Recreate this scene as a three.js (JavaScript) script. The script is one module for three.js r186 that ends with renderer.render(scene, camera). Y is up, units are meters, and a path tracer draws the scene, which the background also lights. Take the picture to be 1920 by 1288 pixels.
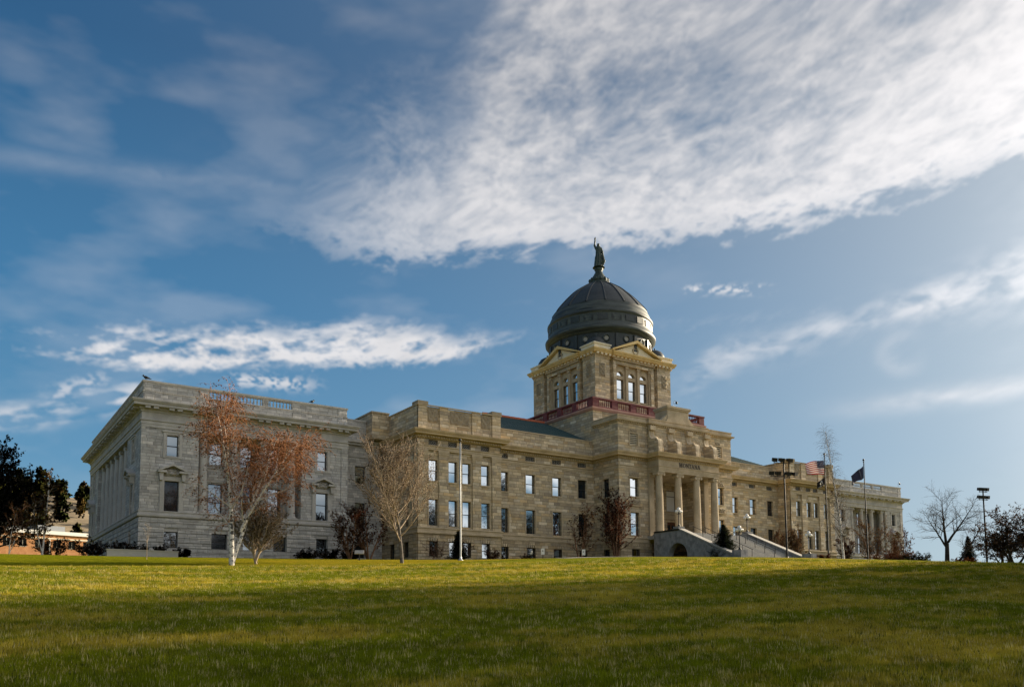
import * as THREE from 'three';
import { mergeGeometries } from 'three/addons/utils/BufferGeometryUtils.js';
import { MarchingCubes } from 'three/addons/objects/MarchingCubes.js';
import { TextGeometry } from 'three/addons/geometries/TextGeometry.js';
import { FontLoader } from 'three/addons/loaders/FontLoader.js';

// ------------------------------------------------------------------ camera, sky, sun, exposure
const scene = new THREE.Scene();
const EYE = new THREE.Vector3(-87.09, -7.28, 84.64);
const camera = new THREE.PerspectiveCamera(44.868, 1920 / 1288, 0.1, 6000);
{
  const yaw = 0.5993, pit = 0.0884, roll = -0.0089;
  const fw = new THREE.Vector3(Math.sin(yaw) * Math.cos(pit), Math.sin(pit), -Math.cos(yaw) * Math.cos(pit));
  const rt = new THREE.Vector3(Math.cos(yaw), 0, Math.sin(yaw)), up = new THREE.Vector3().crossVectors(rt, fw);
  const r2 = rt.clone().multiplyScalar(Math.cos(roll)).addScaledVector(up, Math.sin(roll));
  const u2 = up.clone().multiplyScalar(Math.cos(roll)).addScaledVector(rt, -Math.sin(roll));
  camera.quaternion.setFromRotationMatrix(new THREE.Matrix4().makeBasis(r2, u2, fw.clone().negate()));
  camera.position.copy(EYE);
  camera.setViewOffset(1920, 1288, 0, -376.55, 1920, 1288);
}
const renderer = new THREE.WebGLRenderer();
renderer.toneMapping = THREE.LinearToneMapping;
renderer.toneMappingExposure = 2.1;
renderer.shadowMap.enabled = true;

const SUN_AZ = 91.5, SUN_EL = 17.5;           // degrees; azimuth from -z towards +x
const rad = Math.PI / 180;
const sunDir = new THREE.Vector3(Math.sin(SUN_AZ * rad) * Math.cos(SUN_EL * rad), Math.sin(SUN_EL * rad), -Math.cos(SUN_AZ * rad) * Math.cos(SUN_EL * rad));
const sun = new THREE.DirectionalLight(new THREE.Color().setRGB(1, 0.84, 0.62), 5);
sun.name = 'sun';
sun.position.copy(sunDir).multiplyScalar(300); sun.target.position.set(0, 0, 0);
sun.castShadow = true; sun.shadow.radius = 1.2;
Object.assign(sun.shadow.camera, { left: -160, right: 160, top: 160, bottom: -160, near: 1, far: 800 });
scene.add(sun, sun.target);

// ------------------------------------------------------------------ random numbers and noise
function rng(seed) { let a = seed >>> 0; return () => { a = (a + 0x6D2B79F5) | 0; let t = Math.imul(a ^ (a >>> 15), 1 | a); t = (t + Math.imul(t ^ (t >>> 7), 61 | t)) ^ t; return ((t ^ (t >>> 14)) >>> 0) / 4294967296; }; }
const HT = new Float32Array(65536); { const r = rng(77); for (let i = 0; i < 65536; i++) HT[i] = r(); }
const h2 = (x, y) => HT[(Math.imul(x, 374761393) + Math.imul(y, 668265263) >>> 9) & 65535];
const mod = (a, n) => ((a % n) + n) % n;
function vn(x, y, px = 0, py = 0) {
  let xi = Math.floor(x), yi = Math.floor(y); const fx = x - xi, fy = y - yi, u = fx * fx * (3 - 2 * fx), v = fy * fy * (3 - 2 * fy);
  let x1 = xi + 1, y1 = yi + 1;
  if (px) { xi = mod(xi, px); x1 = mod(x1, px); } if (py) { yi = mod(yi, py); y1 = mod(y1, py); }
  const a = h2(xi, yi), b = h2(x1, yi), c = h2(xi, y1), d = h2(x1, y1);
  return a + (b - a) * u + (c - a) * v + (a - b - c + d) * u * v;
}
function fbm(x, y, o = 5, px = 0, py = 0) { let s = 0, a = 0.5, n = 0; for (let i = 0; i < o; i++) { s += a * vn(x + i * 17.3 * (px ? 0 : 1), y + i * 9.1 * (py ? 0 : 1), px, py); n += a; a *= 0.5; x *= 2; y *= 2; px *= 2; py *= 2; } return s / n; }
const clamp = (x, a = 0, b = 1) => x < a ? a : x > b ? b : x;
const sst = (a, b, x) => { const t = clamp((x - a) / (b - a)); return t * t * (3 - 2 * t); };
const mix = (a, b, t) => a + (b - a) * t;
function pl(x, pts) { if (x <= pts[0][0]) return pts[0][1]; for (let i = 1; i < pts.length; i++) if (x < pts[i][0]) { const p = pts[i - 1], q = pts[i]; return p[1] + (q[1] - p[1]) * (x - p[0]) / (q[0] - p[0]); } return pts[pts.length - 1][1]; }

// ------------------------------------------------------------------ sky: late autumn blue with cirrus sheets, brightest towards the sun
function buildSky() {
  const W = 4096, H = 2048, data = new Float32Array(W * H * 4);
  const sd = [sunDir.x, sunDir.y, sunDir.z];
  const lowE = [[13, 24.4], [20, 24.6], [22, 23.6], [26, 23.4], [31, 24.2], [40, 24.4], [54, 24.4], [60, 24.8], [66, 25.6], [90, 27], [140, 25], [170, 24]];
  const upE = [[13, 25.6], [16, 26.6], [20, 28.2], [25, 29.6], [29.5, 31.2], [32, 35], [34, 40], [40, 60], [60, 95]];
  const b2lo = [[-2, 15.2], [2.2, 15.6], [5, 15.8], [8, 15.3], [12.6, 15.7], [18.7, 16.6], [22.6, 16.9], [30, 17.4], [33, 18.4], [35.5, 19.1]];
  const b2hi = [[-2, 16.2], [2.1, 16.9], [5, 17.4], [11, 18.6], [15.5, 19.1], [21, 19.3], [23, 19.9], [27.7, 19.9], [30.7, 19.3], [32.5, 19.7], [35.5, 19.3]];
  const rb = [[44, 14], [46.6, 15.6], [48.1, 16.6], [50.6, 17.2], [54, 17.6], [57.3, 18.2], [60.5, 18.7], [63.5, 18.9], [67, 19.2], [80, 20]];
  const st = [[-20, 25], [1.7, 26.3], [7.5, 26.8], [15.7, 27.4], [21, 27.4]];
  for (let j = 0; j < H; j++) {
    const E = ((j + 0.5) / H - 0.5) * 180, y = Math.sin(E * rad), ce = Math.cos(E * rad);
    if (E < -2) { for (let i = 0; i < W; i++) { const k = (j * W + i) * 4; data[k] = 0.12; data[k + 1] = 0.12; data[k + 2] = 0.09; data[k + 3] = 1; } continue; }
    const e = Math.max(E, 0);
    const br = pl(e, [[0, 0.30], [3, 0.255], [10, 0.115], [20, 0.048], [34, 0.015], [60, 0.010], [90, 0.008]]);
    const bg = pl(e, [[0, 0.46], [3, 0.43], [10, 0.30], [20, 0.195], [34, 0.098], [60, 0.07], [90, 0.06]]);
    const bb = pl(e, [[0, 0.52], [3, 0.54], [10, 0.49], [20, 0.385], [34, 0.235], [60, 0.18], [90, 0.16]]);
    for (let i = 0; i < W; i++) {
      const th = ((i + 0.5) / W - 0.5) * 2 * Math.PI, dx = Math.cos(th) * ce, dz = Math.sin(th) * ce;
      let A = Math.atan2(dx, -dz) / rad; if (A < -90) A += 360;   // -90 .. 270, seam far behind on the left
      const cg = clamp(dx * sd[0] + y * sd[1] + dz * sd[2], -1, 1), g = Math.acos(cg) / rad;
      let r = br, gg = bg, b = bb;
      const hz = 0.82 * Math.exp(-Math.pow(g / 31, 1.35));
      r = mix(r, 0.80, hz); gg = mix(gg, 0.83, hz); b = mix(b, 0.83, hz);
      // clouds
      let a = 0, bright = 0.74;
      const AX = A * Math.max(ce, 0.25);
      if (E > -1) {
        const w1 = fbm(AX * 0.11 + 3, E * 0.16 + 1, 4) - 0.5;
        const n1 = fbm(AX * 0.16 + E * 0.05, E * 0.42 - AX * 0.03, 5);
        const fx = AX + w1 * 5, fy = E + w1 * 3;
        const n2 = fbm(fx * 0.75 + fy * 0.5, fy * 1.5 - fx * 0.35, 5);
        const n3 = fbm(fx * 2.6 + fy * 1.6, fy * 4.6 - fx * 1.2, 4);
        const tex = 0.44 * n1 + 0.38 * n2 + 0.18 * n3;
        // the large sheet, ragged lower edge near 24 degrees, open towards the sun and overhead
        {
          const lo = pl(A, lowE) + (n2 - 0.5) * 2.6 + (n3 - 0.5) * 1.1 + (n1 - 0.5) * 0.8, hi = pl(A, upE);
          const left = sst(9, 34, A) * (1 - sst(200, 262, A));
          let m = sst(lo - 0.3, lo + 1.3, E) * left * (1 - sst(hi - 5, hi + 6, E + (n1 - 0.5) * 9));
          const dens = pl(E - 24, [[0, 0.92], [3, 0.82], [6, 0.62], [12, 0.47], [20, 0.44], [40, 0.42], [66, 0.35]]) + 0.40 * sst(58, 76, A) - 0.2 * sst(190, 250, A) - 0.26 * (1 - sst(14, 34, A));
          const t = clamp((tex - 0.5) * 1.7 + dens);
          a = Math.max(a, m * mix(t, t * t * (3 - 2 * t), 0.5) * 0.95);
          bright = pl(E - 24, [[0, 0.76], [5, 0.68], [10, 0.56], [20, 0.52], [60, 0.5]]) + 0.42 * Math.exp(-Math.pow(g / 27, 2)) + (tex - 0.5) * 0.25;
        }
        if (A > -50 && A < 60) {   // feathered streak cloud over the near wing
          const lo = pl(A, b2lo) + (n3 - 0.5) * 0.9, hi = pl(A, b2hi) + (n2 - 0.5) * 1.4;
          const fib = fbm((AX - E * 1.9) * 0.7, E * 1.4 + AX * 0.2, 5);
          const core = sst(-1, 9, A) * (1 - sst(31, 35.4, A));
          let m = sst(lo - 0.2, lo + 0.6, E) * (1 - sst(hi - 1.3, hi + 0.6, E));
          const t = clamp((fib - 0.5) * 3 + (n3 - 0.5) * 1.0 + 0.42 + 0.5 * sst(8, 24, A));
          a = Math.max(a, m * t * (0.28 + 0.68 * core));
          const m3 = Math.exp(-Math.pow((E - (11.2 + A * 0.3) - (n2 - .5) * 0.8) / 0.75, 2)) * sst(-14, 3, A) * (1 - sst(9.5, 13, A));
          a = Math.max(a, m3 * clamp((fib - 0.45) * 3.2 + 0.35) * 0.75);
          const m4 = Math.exp(-Math.pow((E - (11.6 + A * 0.42)) / 0.55, 2)) * sst(3.5, 5.5, A) * (1 - sst(7, 9, A));
          a = Math.max(a, m4 * clamp((n3 - 0.35) * 3) * 0.6);
          const m5 = Math.exp(-Math.pow((E - 15.6) / 0.42, 2)) * sst(14.5, 15.8, A) * (1 - sst(19, 22, A));
          a = Math.max(a, m5 * clamp((n3 - 0.42) * 6) * 0.8);
          const m6 = Math.exp(-Math.pow((E - pl(A, st)) / 0.6, 2)) * (1 - sst(14, 28, A)) * 0.15;
          a = Math.max(a, m6 * (0.4 + n2));
          a = Math.max(a, 0.19 * clamp((n1 - 0.44) * 3) * sst(19, 32, E) * sst(6, 26, A) * (1 - sst(40, 60, A)));
          a = Math.max(a, 0.15 * clamp((n1 - 0.47) * 3.5) * sst(4, 12, E) * (1 - sst(30, 58, A)));
        }
        if (A > 40 && A < 110) {   // thin veils on the sunny side
          const c = pl(A, rb) + (n1 - 0.5) * 1.4, wd = pl(A, [[44, 1.4], [50, 1.0], [56, 0.7], [62, 1.0], [68, 1.6], [90, 3]]);
          a = Math.max(a, Math.exp(-Math.pow((E - c) / wd, 2)) * clamp((n2 - 0.3) * 2.2) * (0.5 + 0.25 * sst(58, 68, A)) * sst(44, 49, A));
          const q = (A - 60.6) ** 2 / 2.6 + (E - 16.1) ** 2 / 1.4;
          a = Math.max(a, Math.exp(-Math.pow(q - 0.9 + (n2 - 0.5) * 1.6, 2) * 1.5) * (1 - sst(59.6, 62, A)) * 0.22 * (0.2 + n2));
          a = Math.max(a, Math.exp(-Math.pow((E - 13.2 - (n1 - .5)) / 0.7, 2)) * sst(52, 66, A) * 0.5 * (0.4 + n2));
          const pf = Math.exp(-Math.pow((E - pl(A, [[46, 21.6], [52, 21]])) / 0.28, 2)) * sst(46, 47.3, A) * (1 - sst(51, 53, A));
          a = Math.max(a, pf * clamp((n3 - 0.46) * 7) * 0.75);
        }
        if (A > 62) {   // cloud bank mostly out of view, sunny side to front, brightened to light the facade
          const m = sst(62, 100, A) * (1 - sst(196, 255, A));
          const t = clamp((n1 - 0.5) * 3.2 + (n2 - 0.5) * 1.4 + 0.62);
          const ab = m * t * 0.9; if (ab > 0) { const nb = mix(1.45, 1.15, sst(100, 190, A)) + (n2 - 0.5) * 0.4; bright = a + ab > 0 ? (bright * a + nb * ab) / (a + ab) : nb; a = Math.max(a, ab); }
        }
        if (A < -6 || A > 200) a = Math.max(a, 0.5 * clamp((tex - 0.47) * 4) * sst(8, 20, E) * (A > 0 ? sst(200, 225, A) : sst(-6, -26, A)));
        a *= sst(-1, 3, E);
      }
      a = clamp(a, 0, 0.97);
      const wr = bright * (1.02 + 0.03 * hz), wg = bright * 1.01, wb = bright * 1.03;
      r = mix(r, wr, a); gg = mix(gg, wg, a); b = mix(b, wb, a);
      const gl = 1.1 * Math.exp(-Math.pow(g / 13, 1.2));
      const k = (j * W + i) * 4; data[k] = (r + gl) / 2.1; data[k + 1] = (gg + gl * 0.94) / 2.1; data[k + 2] = (b + gl * 0.82) / 2.1; data[k + 3] = 1;
    }
  }
  const t = new THREE.DataTexture(data, W, H, THREE.RGBAFormat, THREE.FloatType);
  t.mapping = THREE.EquirectangularReflectionMapping; t.magFilter = t.minFilter = THREE.LinearFilter; t.colorSpace = THREE.LinearSRGBColorSpace; t.needsUpdate = true;
  return t;
}
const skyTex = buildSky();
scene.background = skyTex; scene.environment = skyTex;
console.log('sky done');

// ------------------------------------------------------------------ names, labels, textures, materials
const taken = {};
function numbered(n) { const k = taken[n] = (taken[n] ?? -1) + 1; return k ? n + '_' + String(k).padStart(3, '0') : n; }
function tag(o, label, category, group, kind) { o.userData = {}; if (label) o.userData.label = label; if (category) o.userData.category = category; if (group) o.userData.group = group; if (kind) o.userData.kind = kind; return o; }
function thing(name, label, category, pos = [0, 0, 0], group) { const g = new THREE.Group(); g.name = numbered(name); g.position.set(...pos); scene.add(g); return tag(g, label, category, group); }
function mesh(name, geo, mat, parent) { const m = new THREE.Mesh(geo, mat); m.name = parent === scene ? numbered(name) : name; m.castShadow = m.receiveShadow = true; parent.add(m); return m; }
function sub(name, parent) { const g = new THREE.Group(); g.name = name; parent.add(g); return g; }

const s8 = (x) => { x = clamp(x); return 255 * (x <= 0.0031308 ? 12.92 * x : 1.055 * Math.pow(x, 1 / 2.4) - 0.055); };
function tex(w, h, fn, rep, linear) {
  const d = new Uint8Array(w * h * 4);
  for (let y = 0; y < h; y++) for (let x = 0; x < w; x++) { const c = fn(x / w, y / h, x, y), k = (y * w + x) * 4; if (linear) { d[k] = d[k + 1] = d[k + 2] = 255 * clamp(c); } else { d[k] = s8(c[0]); d[k + 1] = s8(c[1]); d[k + 2] = s8(c[2]); } d[k + 3] = 255; }
  const t = new THREE.DataTexture(d, w, h); t.wrapS = t.wrapT = THREE.RepeatWrapping; t.magFilter = THREE.LinearFilter; t.minFilter = THREE.LinearMipmapLinearFilter; t.generateMipmaps = true;
  if (!linear) t.colorSpace = THREE.SRGBColorSpace; if (rep) t.repeat.set(rep[0], rep[1]); t.needsUpdate = true; return t;
}
// coursed ashlar, TM x TM metres per tile
function ashlar(seed, TM, rowH, lens, pal, jointMul, jw) {
  const N = 1024, r = rng(seed), rows = Math.round(TM / rowH), grid = [];
  for (let i = 0; i < rows; i++) { const cuts = []; let x = r() * lens[0]; while (x < TM - lens[0] * 0.4) { cuts.push(x); x += mix(lens[0], lens[1], r()); } const c = cuts.map(() => { const p = pal[Math.floor(r() * pal.length)], m = 0.78 + 0.44 * r(); return [p[0] * m, p[1] * m, p[2] * m, r()]; }); grid.push([cuts, c]); }
  const find = (u, v) => { const ry = v * rows, row = Math.min(rows - 1, Math.floor(ry)), [cuts, c] = grid[row], x = u * TM; let k = cuts.length - 1; for (let i = 0; i < cuts.length; i++) if (cuts[i] > x) { k = i - 1; break; } const kk = (k + cuts.length) % cuts.length; const nxt = k + 1 < cuts.length ? cuts[k + 1] : cuts[0] + TM, prv = k < 0 ? cuts[cuts.length - 1] - TM : cuts[k]; const dy = Math.min(ry - row, 1 - ry + row) * TM / rows, dx = Math.min(x - prv, nxt - x); return [c[kk], Math.min(dx, dy)]; };
  const map = tex(N, N, (u, v) => { const [c, d] = find(u, v); const n = 0.8 + 0.4 * fbm(u * 64, v * 64, 4, 64, 64), st = 0.86 + 0.28 * fbm(u * 24, v * 5, 4, 24, 5); const j = d < jw ? jointMul : 1; const m = n * st * j; return [c[0] * m, c[1] * m, c[2] * m]; }, [1 / TM, 1 / TM]);
  const bump = tex(N, N, (u, v) => { const [c, d] = find(u, v); return clamp(d / (jw * 2.2)) * (0.62 + 0.25 * c[3]) + 0.13 * fbm(u * 128, v * 128, 3, 128, 128); }, [1 / TM, 1 / TM], true);
  return { map, bumpMap: bump };
}
function mottle(pal, sc, amp, rep, seed = 0) {   // stains and grain of a plain surface
  return tex(512, 512, (u, v) => { const n = fbm(u * sc + seed, v * sc, 5, sc, sc), f = fbm(u * 96, v * 96, 3, 96, 96), t = clamp((n - 0.3) * 2.2), k = 1 - amp / 2 + amp * f; return [mix(pal[0][0], pal[1][0], t) * k, mix(pal[0][1], pal[1][1], t) * k, mix(pal[0][2], pal[1][2], t) * k]; }, [rep, rep]);
}
const std = (o) => new THREE.MeshStandardMaterial({ roughness: 0.9, ...o });
const rgb = (r, g, b) => new THREE.Color().setRGB(r, g, b);
const M = {};
M.sand = std({ ...ashlar(11, 16, 0.4, [0.7, 1.7], [[.45, .355, .225], [.50, .40, .26], [.43, .355, .245], [.49, .36, .20], [.58, .49, .35], [.40, .325, .225], [.46, .355, .21], [.53, .43, .28]], 0.55, 0.022), bumpScale: 0.03, roughness: 0.92 });
M.granite = std({ ...ashlar(12, 16, 0.32, [0.5, 1.1], [[.41, .395, .365], [.44, .425, .39], [.38, .37, .345], [.475, .45, .41], [.42, .405, .375]], 0.6, 0.018), bumpScale: 0.03, roughness: 0.9 });
M.sandTrim = std({ map: mottle([[.39, .31, .20], [.52, .42, .28]], 6, 0.35, 1 / 5), roughness: 0.92 });
M.graniteTrim = std({ map: mottle([[.36, .345, .315], [.47, .45, .41]], 7, 0.3, 1 / 5, 3), roughness: 0.9 });
M.sandDark = std({ map: mottle([[.25, .20, .13], [.34, .28, .19]], 8, 0.4, 1 / 4, 9), roughness: 0.95 });
M.cream = std({ map: mottle([[.70, .61, .43], [.82, .74, .57]], 6, 0.2, 1 / 4), roughness: 0.8 });
M.yellow = std({ map: mottle([[.60, .43, .17], [.68, .51, .24]], 6, 0.2, 1 / 4), roughness: 0.8 });
M.copper = std({ map: mottle([[.014, .017, .017], [.046, .056, .054]], 5, 0.6, 1 / 6, 5), roughness: 0.52, metalness: 0.1 });
M.copperGreen = std({ map: mottle([[.012, .017, .016], [.085, .10, .088]], 9, 0.6, 1 / 3, 2), roughness: 0.55, metalness: 0.1 });
M.bronze = std({ map: mottle([[.02, .032, .026], [.055, .08, .062]], 6, 0.5, 1 / 2, 7), roughness: 0.55, metalness: 0.2 });
M.redBal = std({ map: mottle([[.12, .022, .022], [.20, .045, .04]], 6, 0.4, 1 / 3), roughness: 0.7 });
M.pinkLedge = std({ map: mottle([[.42, .22, .17], [.5, .30, .23]], 6, 0.3, 1 / 3), roughness: 0.85 });
M.tileGreen = std({ map: mottle([[.025, .055, .045], [.06, .095, .075]], 12, 0.5, 1 / 3), roughness: 0.6 });
M.tileRed = std({ map: mottle([[.42, .085, .035], [.58, .16, .07]], 12, 0.4, 1 / 2), roughness: 0.75 });
M.frame = std({ color: rgb(0.022, 0.021, 0.019), roughness: 0.6 });
M.frameLight = std({ color: rgb(0.32, 0.30, 0.25), roughness: 0.7 });
M.glass = new THREE.MeshPhysicalMaterial({ color: rgb(0.62, 0.66, 0.67), roughness: 0.035, metalness: 1 });
M.glassMid = new THREE.MeshPhysicalMaterial({ color: rgb(0.24, 0.27, 0.285), roughness: 0.04, metalness: 1 });
M.glassDark = new THREE.MeshPhysicalMaterial({ color: rgb(0.012, 0.016, 0.018), roughness: 0.05, ior: 1.6 });
M.grille = std({ color: rgb(0.018, 0.017, 0.016), roughness: 0.8 });
M.wood = std({ map: mottle([[.10, .035, .012], [.17, .065, .025]], 4, 0.4, 1), roughness: 0.55 });
M.stairStone = std({ map: mottle([[.20, .195, .19], [.36, .345, .325]], 8, 0.4, 1 / 3, 4), roughness: 0.85 });
M.roofFlat = std({ color: rgb(0.16, 0.15, 0.14), roughness: 0.95 });
M.metalDark = std({ color: rgb(0.012, 0.013, 0.013), roughness: 0.5, metalness: 0.3 });
M.metalPale = std({ color: rgb(0.42, 0.43, 0.42), roughness: 0.35, metalness: 0.7 });
M.globe = std({ color: rgb(0.82, 0.80, 0.75), roughness: 0.35 });
M.white = std({ color: rgb(0.75, 0.74, 0.70), roughness: 0.6 });
M.concrete = std({ map: mottle([[.36, .34, .30], [.46, .44, .39]], 10, 0.3, 1 / 2), roughness: 0.95 });
M.brick = std({ map: mottle([[.34, .155, .06], [.44, .22, .095]], 14, 0.4, 1 / 6), roughness: 0.92 });

// ------------------------------------------------------------------ flat-faced geometry with uv in metres
let MIRROR = false;      // the eastern half repeats the western half the other way round
const FRONT = (z) => (s, y, n) => [s, y, z + n];
const WEST = (x) => (s, y, n) => [x - n, y, s];
const EAST = (x) => (s, y, n) => [x + n, y, -s];
const BACK = (z) => (s, y, n) => [-s, y, z - n];
class Geo {
  constructor(F = (x, y, z) => [x, y, z]) { this.F = F; this.p = []; }
  quad(a, b, c, d) { this.p.push(this.F(...a), this.F(...b), this.F(...c), this.F(...a), this.F(...c), this.F(...d)); return this; }
  tri(a, b, c) { this.p.push(this.F(...a), this.F(...b), this.F(...c)); return this; }
  box(x0, x1, y0, y1, z0, z1) {
    this.quad([x0, y0, z1], [x1, y0, z1], [x1, y1, z1], [x0, y1, z1]); this.quad([x1, y0, z0], [x0, y0, z0], [x0, y1, z0], [x1, y1, z0]);
    this.quad([x0, y0, z0], [x0, y0, z1], [x0, y1, z1], [x0, y1, z0]); this.quad([x1, y0, z1], [x1, y0, z0], [x1, y1, z0], [x1, y1, z1]);
    this.quad([x0, y1, z1], [x1, y1, z1], [x1, y1, z0], [x0, y1, z0]); this.quad([x0, y0, z0], [x1, y0, z0], [x1, y0, z1], [x0, y0, z1]); return this;
  }
  prism(pts, z0, z1) {   // convex polygon in (x, y), counter-clockwise, between z0 and z1
    const n = pts.length; for (let i = 1; i < n - 1; i++) { this.tri([...pts[0], z1], [...pts[i], z1], [...pts[i + 1], z1]); this.tri([...pts[0], z0], [...pts[i + 1], z0], [...pts[i], z0]); }
    for (let i = 0; i < n; i++) { const a = pts[i], b = pts[(i + 1) % n]; this.quad([...a, z0], [...b, z0], [...b, z1], [...a, z1]); } return this;
  }
  // wall with rectangular openings and reveals of the given depth
  wall(s0, s1, y0, y1, holes = [], depth = 0.32) {
    const xs = [...new Set([s0, s1, ...holes.flatMap((h) => [h[0], h[1]])])].filter((v) => v >= s0 && v <= s1).sort((a, b) => a - b), ys = [...new Set([y0, y1, ...holes.flatMap((h) => [h[2], h[3]])])].filter((v) => v >= y0 && v <= y1).sort((a, b) => a - b);
    for (let i = 0; i < xs.length - 1; i++) for (let j = 0; j < ys.length - 1; j++) { const cx = (xs[i] + xs[i + 1]) / 2, cy = (ys[j] + ys[j + 1]) / 2; if (holes.some((h) => cx > h[0] && cx < h[1] && cy > h[2] && cy < h[3])) continue; this.quad([xs[i], ys[j], 0], [xs[i + 1], ys[j], 0], [xs[i + 1], ys[j + 1], 0], [xs[i], ys[j + 1], 0]); }
    for (const [a, b, c, d] of holes) { const e = -depth; this.quad([a, c, 0], [a, c, e], [a, d, e], [a, d, 0]); this.quad([b, c, e], [b, c, 0], [b, d, 0], [b, d, e]); this.quad([a, c, e], [a, c, 0], [b, c, 0], [b, c, e]); this.quad([a, d, 0], [a, d, e], [b, d, e], [b, d, 0]); }
    return this;
  }
  // sweep a profile [[out, y], ...] (bottom to top) along a plan path [[x, z], ...], mitred
  sweep(path, prof, closed) {
    const n = path.length, dir = (a, b) => { const x = b[0] - a[0], z = b[1] - a[1], l = Math.hypot(x, z); return [x / l, z / l]; }, m = [];
    for (let i = 0; i < n; i++) { const d1 = i || closed ? dir(path[(i - 1 + n) % n], path[i]) : null, d2 = i < n - 1 || closed ? dir(path[i], path[(i + 1) % n]) : null, a = d1 ?? d2, b = d2 ?? d1, n1 = [-a[1], a[0]], n2 = [-b[1], b[0]], k = 1 + n1[0] * n2[0] + n1[1] * n2[1]; m.push([(n1[0] + n2[0]) / k, (n1[1] + n2[1]) / k]); }
    const P = (i, k) => { i %= n; return [path[i][0] + m[i][0] * prof[k][0], prof[k][1], path[i][1] + m[i][1] * prof[k][0]]; };
    for (let i = 0; i < (closed ? n : n - 1); i++) for (let k = 0; k < prof.length - 1; k++) this.quad(P(i, k), P(i + 1, k), P(i + 1, k + 1), P(i, k + 1));
    return this;
  }
  done(mirror = MIRROR) {
    const n = this.p.length, pos = new Float32Array(n * 3), nor = new Float32Array(n * 3), uv = new Float32Array(n * 2), p = this.p;
    for (let t = 0; t < n; t += 3) {
      const q = mirror ? [p[t], p[t + 2], p[t + 1]] : [p[t], p[t + 1], p[t + 2]], v = q.map((c) => [mirror ? -c[0] : c[0], c[1], c[2]]);
      const e1 = [v[1][0] - v[0][0], v[1][1] - v[0][1], v[1][2] - v[0][2]], e2 = [v[2][0] - v[0][0], v[2][1] - v[0][1], v[2][2] - v[0][2]];
      let nx = e1[1] * e2[2] - e1[2] * e2[1], ny = e1[2] * e2[0] - e1[0] * e2[2], nz = e1[0] * e2[1] - e1[1] * e2[0]; const l = Math.hypot(nx, ny, nz) || 1; nx /= l; ny /= l; nz /= l;
      const ax = Math.abs(nx), ay = Math.abs(ny), az = Math.abs(nz);
      for (let k = 0; k < 3; k++) { const o = (t + k) * 3, c = v[k]; pos[o] = c[0]; pos[o + 1] = c[1]; pos[o + 2] = c[2]; nor[o] = nx; nor[o + 1] = ny; nor[o + 2] = nz; const w = (t + k) * 2; if (ay > ax && ay > az) { uv[w] = c[0]; uv[w + 1] = c[2]; } else if (ax > az) { uv[w] = c[2] + 5.3; uv[w + 1] = c[1]; } else { uv[w] = c[0]; uv[w + 1] = c[1]; } }
    }
    const g = new THREE.BufferGeometry(); g.setAttribute('position', new THREE.BufferAttribute(pos, 3)); g.setAttribute('normal', new THREE.BufferAttribute(nor, 3)); g.setAttribute('uv', new THREE.BufferAttribute(uv, 2)); return g;
  }
}
const geo = (F) => new Geo(F);
const part = (name, g, mat, parent, label) => { const m = mesh(name, g.done ? g.done() : g, mat, parent); if (label) m.userData.label = label; return m; };
// carved relief: a displaced panel
function relief(F, s0, s1, y0, y1, n, amp, seed, sc = 1) {
  const nx = Math.max(10, Math.round((s1 - s0) * 14)), ny = Math.max(10, Math.round((y1 - y0) * 14)), pos = [], idx = [], uv = [];
  for (let j = 0; j <= ny; j++) for (let i = 0; i <= nx; i++) {
    const a = i / nx, b = j / ny, s = mix(s0, s1, a), y = mix(y0, y1, b), c = Math.abs(a - 0.5) * (s1 - s0);
    const edge = clamp(Math.min(i, nx - i, j, ny - j) / 2), q = fbm(c * 2.3 * sc + seed, y * 2.3 * sc, 3), w = Math.sin((c * 3.1 + q * 5) * 2.4 * sc) * Math.cos((y * 2.7 + q * 4) * 2.2 * sc);
    const p = F(s, y, n + edge * amp * (0.55 + 0.45 * w)); pos.push(MIRROR ? -p[0] : p[0], p[1], p[2]); uv.push(s, y);
  }
  for (let j = 0; j < ny; j++) for (let i = 0; i < nx; i++) { const a = j * (nx + 1) + i, b = a + 1, c = a + nx + 1, d = c + 1; MIRROR ? idx.push(a, d, b, a, c, d) : idx.push(a, b, d, a, d, c); }
  const g = new THREE.BufferGeometry(); g.setAttribute('position', new THREE.Float32BufferAttribute(pos, 3)); g.setAttribute('uv', new THREE.Float32BufferAttribute(uv, 2)); g.setIndex(idx); g.computeVertexNormals(); return g;
}

// ------------------------------------------------------------------ terrain
const crest = [[-140, -3.9], [-84, -3.2], [-77, -3.0], [-69, -2.76], [-59.5, -2.36], [-51.5, -2.0], [-44.6, -1.54], [-36, -0.92], [-29, -0.54], [-21, -0.26], [-12, -0.02], [-2.5, 0.10], [5, 0.08], [20, 0.10], [34, 0.17], [41.5, 0.23], [67, 0.90], [90, 1.1], [200, 1.1]];
const foot = [[-140, -1.5], [-75, -1.0], [-41, -0.35], [-20, -0.05], [20, 0.05], [75, 0.4], [200, 0.5]];
const smoothPl = (x, t, w) => (pl(x - w, t) + pl(x - w / 2, t) + pl(x, t) + pl(x + w / 2, t) + pl(x + w, t)) / 5;
function Hg(x, z) {
  const P = smoothPl(x, crest, 5), Q = smoothPl(x, foot, 6), s = (z - 14) / 3, sp = s > 30 ? s * 3 : 3 * Math.log1p(Math.exp(Math.max(s, -30)));
  const t = sst(16, -5, z); let h = mix(P, Q, t) - 0.08 * Math.min(sp, 110);
  h += (fbm(x * 0.06 + 9, z * 0.06, 3) - 0.5) * 0.35 * sst(16, 34, z);
  if (z < -50) h += sst(-50, -160, z) * 4.5 * sst(-20, -60, x);
  return h;
}

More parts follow.
